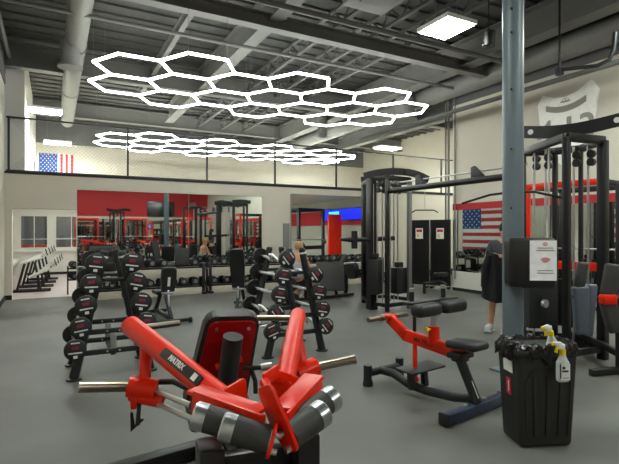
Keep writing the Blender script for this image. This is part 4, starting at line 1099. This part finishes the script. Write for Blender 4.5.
V2 = {'wa': (Vector((0, 0, .98)), (.17, .13)), 'ch': (Vector((0, -.01, 1.26)), (.185, .135)), 'sh': (Vector((0, 0, 1.39)), (.15, .1)), 'nk': (Vector((0, .01, 1.45)), .07)}
E2 = [('wa', 'ch'), ('ch', 'sh'), ('sh', 'nk')]
for k, sx in (('l', -1), ('r', 1)): V2[k+'s'] = (Vector((sx*.18, 0, 1.375)), .08); V2[k+'e'] = (Vector((sx*.225, .05, 1.22)), .068); E2 += [('sh', k+'s'), (k+'s', k+'e')]
skin_mesh('shirt', V2, E2, CLG, t)
V2 = {'p': (Vector((0, 0, .97)), (.165, .13)), 'q': (Vector((0, 0, .88)), (.16, .12))}; E2 = [('p', 'q')]
for k, sx in (('l', -1), ('r', 1)): V2[k+'h'] = (Vector((sx*.1, .0, .8)), .11); V2[k+'k'] = (Vector((sx*.115, .03, .52)), .1); E2 += [('q', k+'h'), (k+'h', k+'k')]
skin_mesh('shorts', V2, E2, CLB, t)
for sx in (-1, 1):
    mb = MB(); mb.box((sx*.125, .06, .055), (.1, .28, .1), bev=.04, seg=3); mb.box((sx*.125, .06, .012), (.105, .29, .024), bev=.008); mb.build('shoe', mat('shoe_white', (205, 205, 205), .6), t)
t.matrix_world = Matrix.Translation(Vector((5.83, 4.87, 0))+rt*.03) @ Matrix.Rotation(.075, 4, fw) @ Matrix.Rotation(math.radians(118), 4, 'Z') @ Matrix.Scale(.95, 4)
# black jacket over the arms
jt = tag(None or bpy.data.objects.new('jacket', None), 'black jacket hanging over the folded arms of the standing person', 'jacket'); COL.objects.link(jt)
jt.matrix_world = t.matrix_world.copy() if False else t.matrix_basis.copy()
bm = bmesh.new(); rows = []
for j in range(15):
    u = j/14; R = []
    for i in range(20):
        v = i/19; a = -1.25+2.5*v
        rad = .275+.03*u; x = rad*math.sin(a)*1.0; yy = rad*math.cos(a)*.9+.03
        z = 1.25-.75*u+.02*math.sin(v*9)
        R.append(bm.verts.new((x*(1+.05*math.sin(u*7+v*11)), yy+.022*math.sin(v*22+u*3), z)))
    rows.append(R)
for A, Bq in zip(rows, rows[1:]):
    for i in range(19): bm.faces.new((A[i], A[i+1], Bq[i+1], Bq[i]))
for f in bm.faces: f.smooth = True
mb = MB(); mb.bm.free(); mb.bm = bm; jo = mb.build('jacket_cloth', CLB, jt)
s_ = jo.modifiers.new('thick', 'SOLIDIFY'); s_.thickness = .03; jo.modifiers.new('sub', 'SUBSURF').levels = 1
for sx in (-1, 1): MB().tube([(sx*.16, .22, 1.2), (sx*.21, .22, 1.0), (sx*.21, .21, .72), (sx*.18, .2, .62)], .05, n=12, rs=[.06, .065, .055, .045]).build('sleeve', CLB, jt)

# seated person behind the curl bars
def seated(loc, rz, label, shirt, hair):
    t = thing('person', label, 'person', loc, rz)
    V = {}; E = []
    V['pel'] = (Vector((0, 0, .52)), (.15, .12)); V['wa'] = (Vector((0, -.02, .68)), (.125, .095)); V['ch'] = (Vector((0, .0, .86)), (.16, .11)); V['sh'] = (Vector((0, .04, .98)), (.13, .085)); V['nk'] = (Vector((0, .07, 1.05)), .055)
    V['hd'] = (Vector((0, .10, 1.12)), (.07, .075)); V['ht'] = (Vector((0, .11, 1.19)), (.078, .09)); V['hh'] = (Vector((0, .10, 1.25)), (.055, .065))
    E += [('pel', 'wa'), ('wa', 'ch'), ('ch', 'sh'), ('sh', 'nk'), ('nk', 'hd'), ('hd', 'ht'), ('ht', 'hh')]
    for k, sx in (('l', -1), ('r', 1)):
        V[k+'s'] = (Vector((sx*.18, .04, .95)), .062); V[k+'e'] = (Vector((sx*.22, .14, .72)), .045); V[k+'w'] = (Vector((sx*.14, .34, .66)), .03)
        E += [('sh', k+'s'), (k+'s', k+'e'), (k+'e', k+'w')]
        hand_chain(V, E, V[k+'w'][0], k+'w', (-sx*.3, .9, 0), (sx, .2, 0), (0, 0, 1))
        V[k+'h'] = (Vector((sx*.1, .06, .5)), .09); V[k+'k'] = (Vector((sx*.16, .46, .50)), .062); V[k+'c'] = (Vector((sx*.165, .47, .33)), .056); V[k+'a'] = (Vector((sx*.17, .48, .09)), .036); V[k+'t'] = (Vector((sx*.18, .62, .035)), (.035, .025))
        E += [('pel', k+'h'), (k+'h', k+'k'), (k+'k', k+'c'), (k+'c', k+'a'), (k+'a', k+'t')]
    skin_mesh('body', V, E, SKIN, t); face(t, (0, .11, 1.18), (0, 1, -.1), hair)
    V2 = {'wa': (Vector((0, 0, .50)), (.17, .14)), 'wb': (Vector((0, -.02, .68)), (.15, .12)), 'ch': (Vector((0, .0, .84)), (.17, .13)), 'sh': (Vector((0, .03, .93)), (.12, .1))}
    skin_mesh('tank_top', V2, [('wa', 'wb'), ('wb', 'ch'), ('ch', 'sh')], shirt, t)
    V2 = {'p': (Vector((0, 0, .5)), (.17, .13))}; E2 = []
    for k, sx in (('l', -1), ('r', 1)): V2[k+'h'] = (Vector((sx*.1, .1, .5)), .11); V2[k+'k'] = (Vector((sx*.15, .4, .50)), .09); E2 += [('p', k+'h'), (k+'h', k+'k')]
    skin_mesh('shorts', V2, E2, CLB, t)
    for sx in (-1, 1):
        mb = MB(); mb.box((sx*.175, .56, .055), (.1, .28, .1), bev=.04, seg=3); mb.build('shoe', CLW, t)
    return t
seated((4.45, 8.75, 0), math.radians(-50), 'seated person in grey tank top with bare shoulders behind the curl bars', CLL, HAIRL)
t = thing('flat_bench', 'low black bench under the seated person behind the curl bars', 'bench', (4.45, 8.75, 0), math.radians(40))
MB().box((.1, 0, .375), (1.1, .28, .07), bev=.025).build('seat', VINYL, t)
for x in (-.35, .5):
    MB().box((x, 0, .19), (.06, .06, .32)).build('leg', BLK, t); MB().box((x, 0, .03), (.07, .45, .06), bev=.01).build('foot', BLK, t)
# person in the second hall, back turned
def stander(loc, rz, label, shirt, trousers, hair):
    t = thing('person', label, 'person', loc, rz)
    V = {}; E = []
    V['pel'] = (Vector((0, 0, .94)), (.145, .11)); V['wa'] = (Vector((0, .0, 1.1)), (.13, .095)); V['ch'] = (Vector((0, -.01, 1.28)), (.16, .11)); V['sh'] = (Vector((0, 0, 1.4)), (.13, .085)); V['nk'] = (Vector((0, .015, 1.47)), .055)
    V['hd'] = (Vector((0, .03, 1.55)), (.07, .075)); V['ht'] = (Vector((0, .03, 1.63)), (.078, .09)); V['hh'] = (Vector((0, .02, 1.69)), (.055, .065))
    E += [('pel', 'wa'), ('wa', 'ch'), ('ch', 'sh'), ('sh', 'nk'), ('nk', 'hd'), ('hd', 'ht'), ('ht', 'hh')]
    for k, sx in (('l', -1), ('r', 1)):
        V[k+'s'] = (Vector((sx*.18, 0, 1.37)), .062); V[k+'e'] = (Vector((sx*.25, -.03, 1.12)), .045); V[k+'w'] = (Vector((sx*.26, .05, .88)), .03)
        E += [('sh', k+'s'), (k+'s', k+'e'), (k+'e', k+'w')]; hand_chain(V, E, V[k+'w'][0], k+'w', (0, .1, -1), (0, 1, 0), (sx, 0, 0))
        V[k+'h'] = (Vector((sx*.09, 0, .86)), .088); V[k+'k'] = (Vector((sx*.11, .03, .49)), .06); V[k+'a'] = (Vector((sx*.12, -.02, .09)), .036); V[k+'t'] = (Vector((sx*.13, .12, .035)), (.035, .025))
        E += [('pel', k+'h'), (k+'h', k+'k'), (k+'k', k+'a'), (k+'a', k+'t')]
    skin_mesh('body', V, E, SKIN, t); face(t, (0, .03, 1.615), (0, 1, 0), hair)
    V2 = {'wa': (Vector((0, 0, .95)), (.17, .13)), 'ch': (Vector((0, -.01, 1.26)), (.185, .135)), 'sh': (Vector((0, 0, 1.39)), (.15, .1))}; E2 = [('wa', 'ch'), ('ch', 'sh')]
    for k, sx in (('l', -1), ('r', 1)): V2[k+'s'] = (Vector((sx*.18, 0, 1.375)), .08); V2[k+'e'] = (Vector((sx*.235, -.02, 1.22)), .068); E2 += [('sh', k+'s'), (k+'s', k+'e')]
    skin_mesh('shirt', V2, E2, shirt, t)
    V2 = {'p': (Vector((0, 0, .95)), (.16, .12))}; E2 = []
    for k, sx in (('l', -1), ('r', 1)): V2[k+'h'] = (Vector((sx*.1, .0, .82)), .105); V2[k+'k'] = (Vector((sx*.115, .03, .5)), .08); V2[k+'a'] = (Vector((sx*.12, -.01, .12)), .06); E2 += [('p', k+'h'), (k+'h', k+'k'), (k+'k', k+'a')]
    skin_mesh('trousers', V2, E2, trousers, t)
    for sx in (-1, 1):
        mb = MB(); mb.box((sx*.125, .06, .055), (.1, .28, .1), bev=.04, seg=3); mb.build('shoe', BLK, t)
    return t
stander((6.25, 15.2, 0), .2, 'standing person in white shirt and dark trousers in the second hall', CLW, CLB, HAIRD)

# ------------------------------------------------------------------ what the mirrors show of the gym behind the viewer
dup(leg, loc=(2.2, -2.0, 0), rz=2.6, label='red leg machine behind the viewer, seen small in the mirror, left')
dup(leg, loc=(4.4, -1.2, 0), rz=3.3, label='red leg machine behind the viewer, seen small in the mirror, right')
dup(calf, loc=(1.4, -4.0, 0), rz=2.0, label='red calf machine behind the viewer, seen small in the mirror')
dup(calf, loc=(5.6, -3.6, 0), rz=.8, label='red calf machine behind the viewer beside a power rack, seen in the mirror')
dup(tB, loc=(2.9, -3.8, 0), rz=.4, label='cable tower behind the viewer, seen small in the mirror')
for (x, y, r_, l_) in ((1.6, -5.5, 0, 'leftmost'), (4.3, -5.3, .1, 'middle'), (7.2, -4.6, -.2, 'rightmost')):
    dup(pr, loc=(x, y, 0), rz=PI+r_, label='red power rack behind the viewer, %s of those in the mirror' % l_)
dup(pr, loc=(-.72, 20.4, 0), rz=.25, label='red power rack behind the left window of the side room')
dup(pr, loc=(1.35, 20.6, 0), rz=-.1, label='red power rack behind the right window of the side room')
dup(pr, loc=(7.2, -1.6, 0), rz=PI+.3, label='red power rack behind the viewer, nearest of those in the mirror')
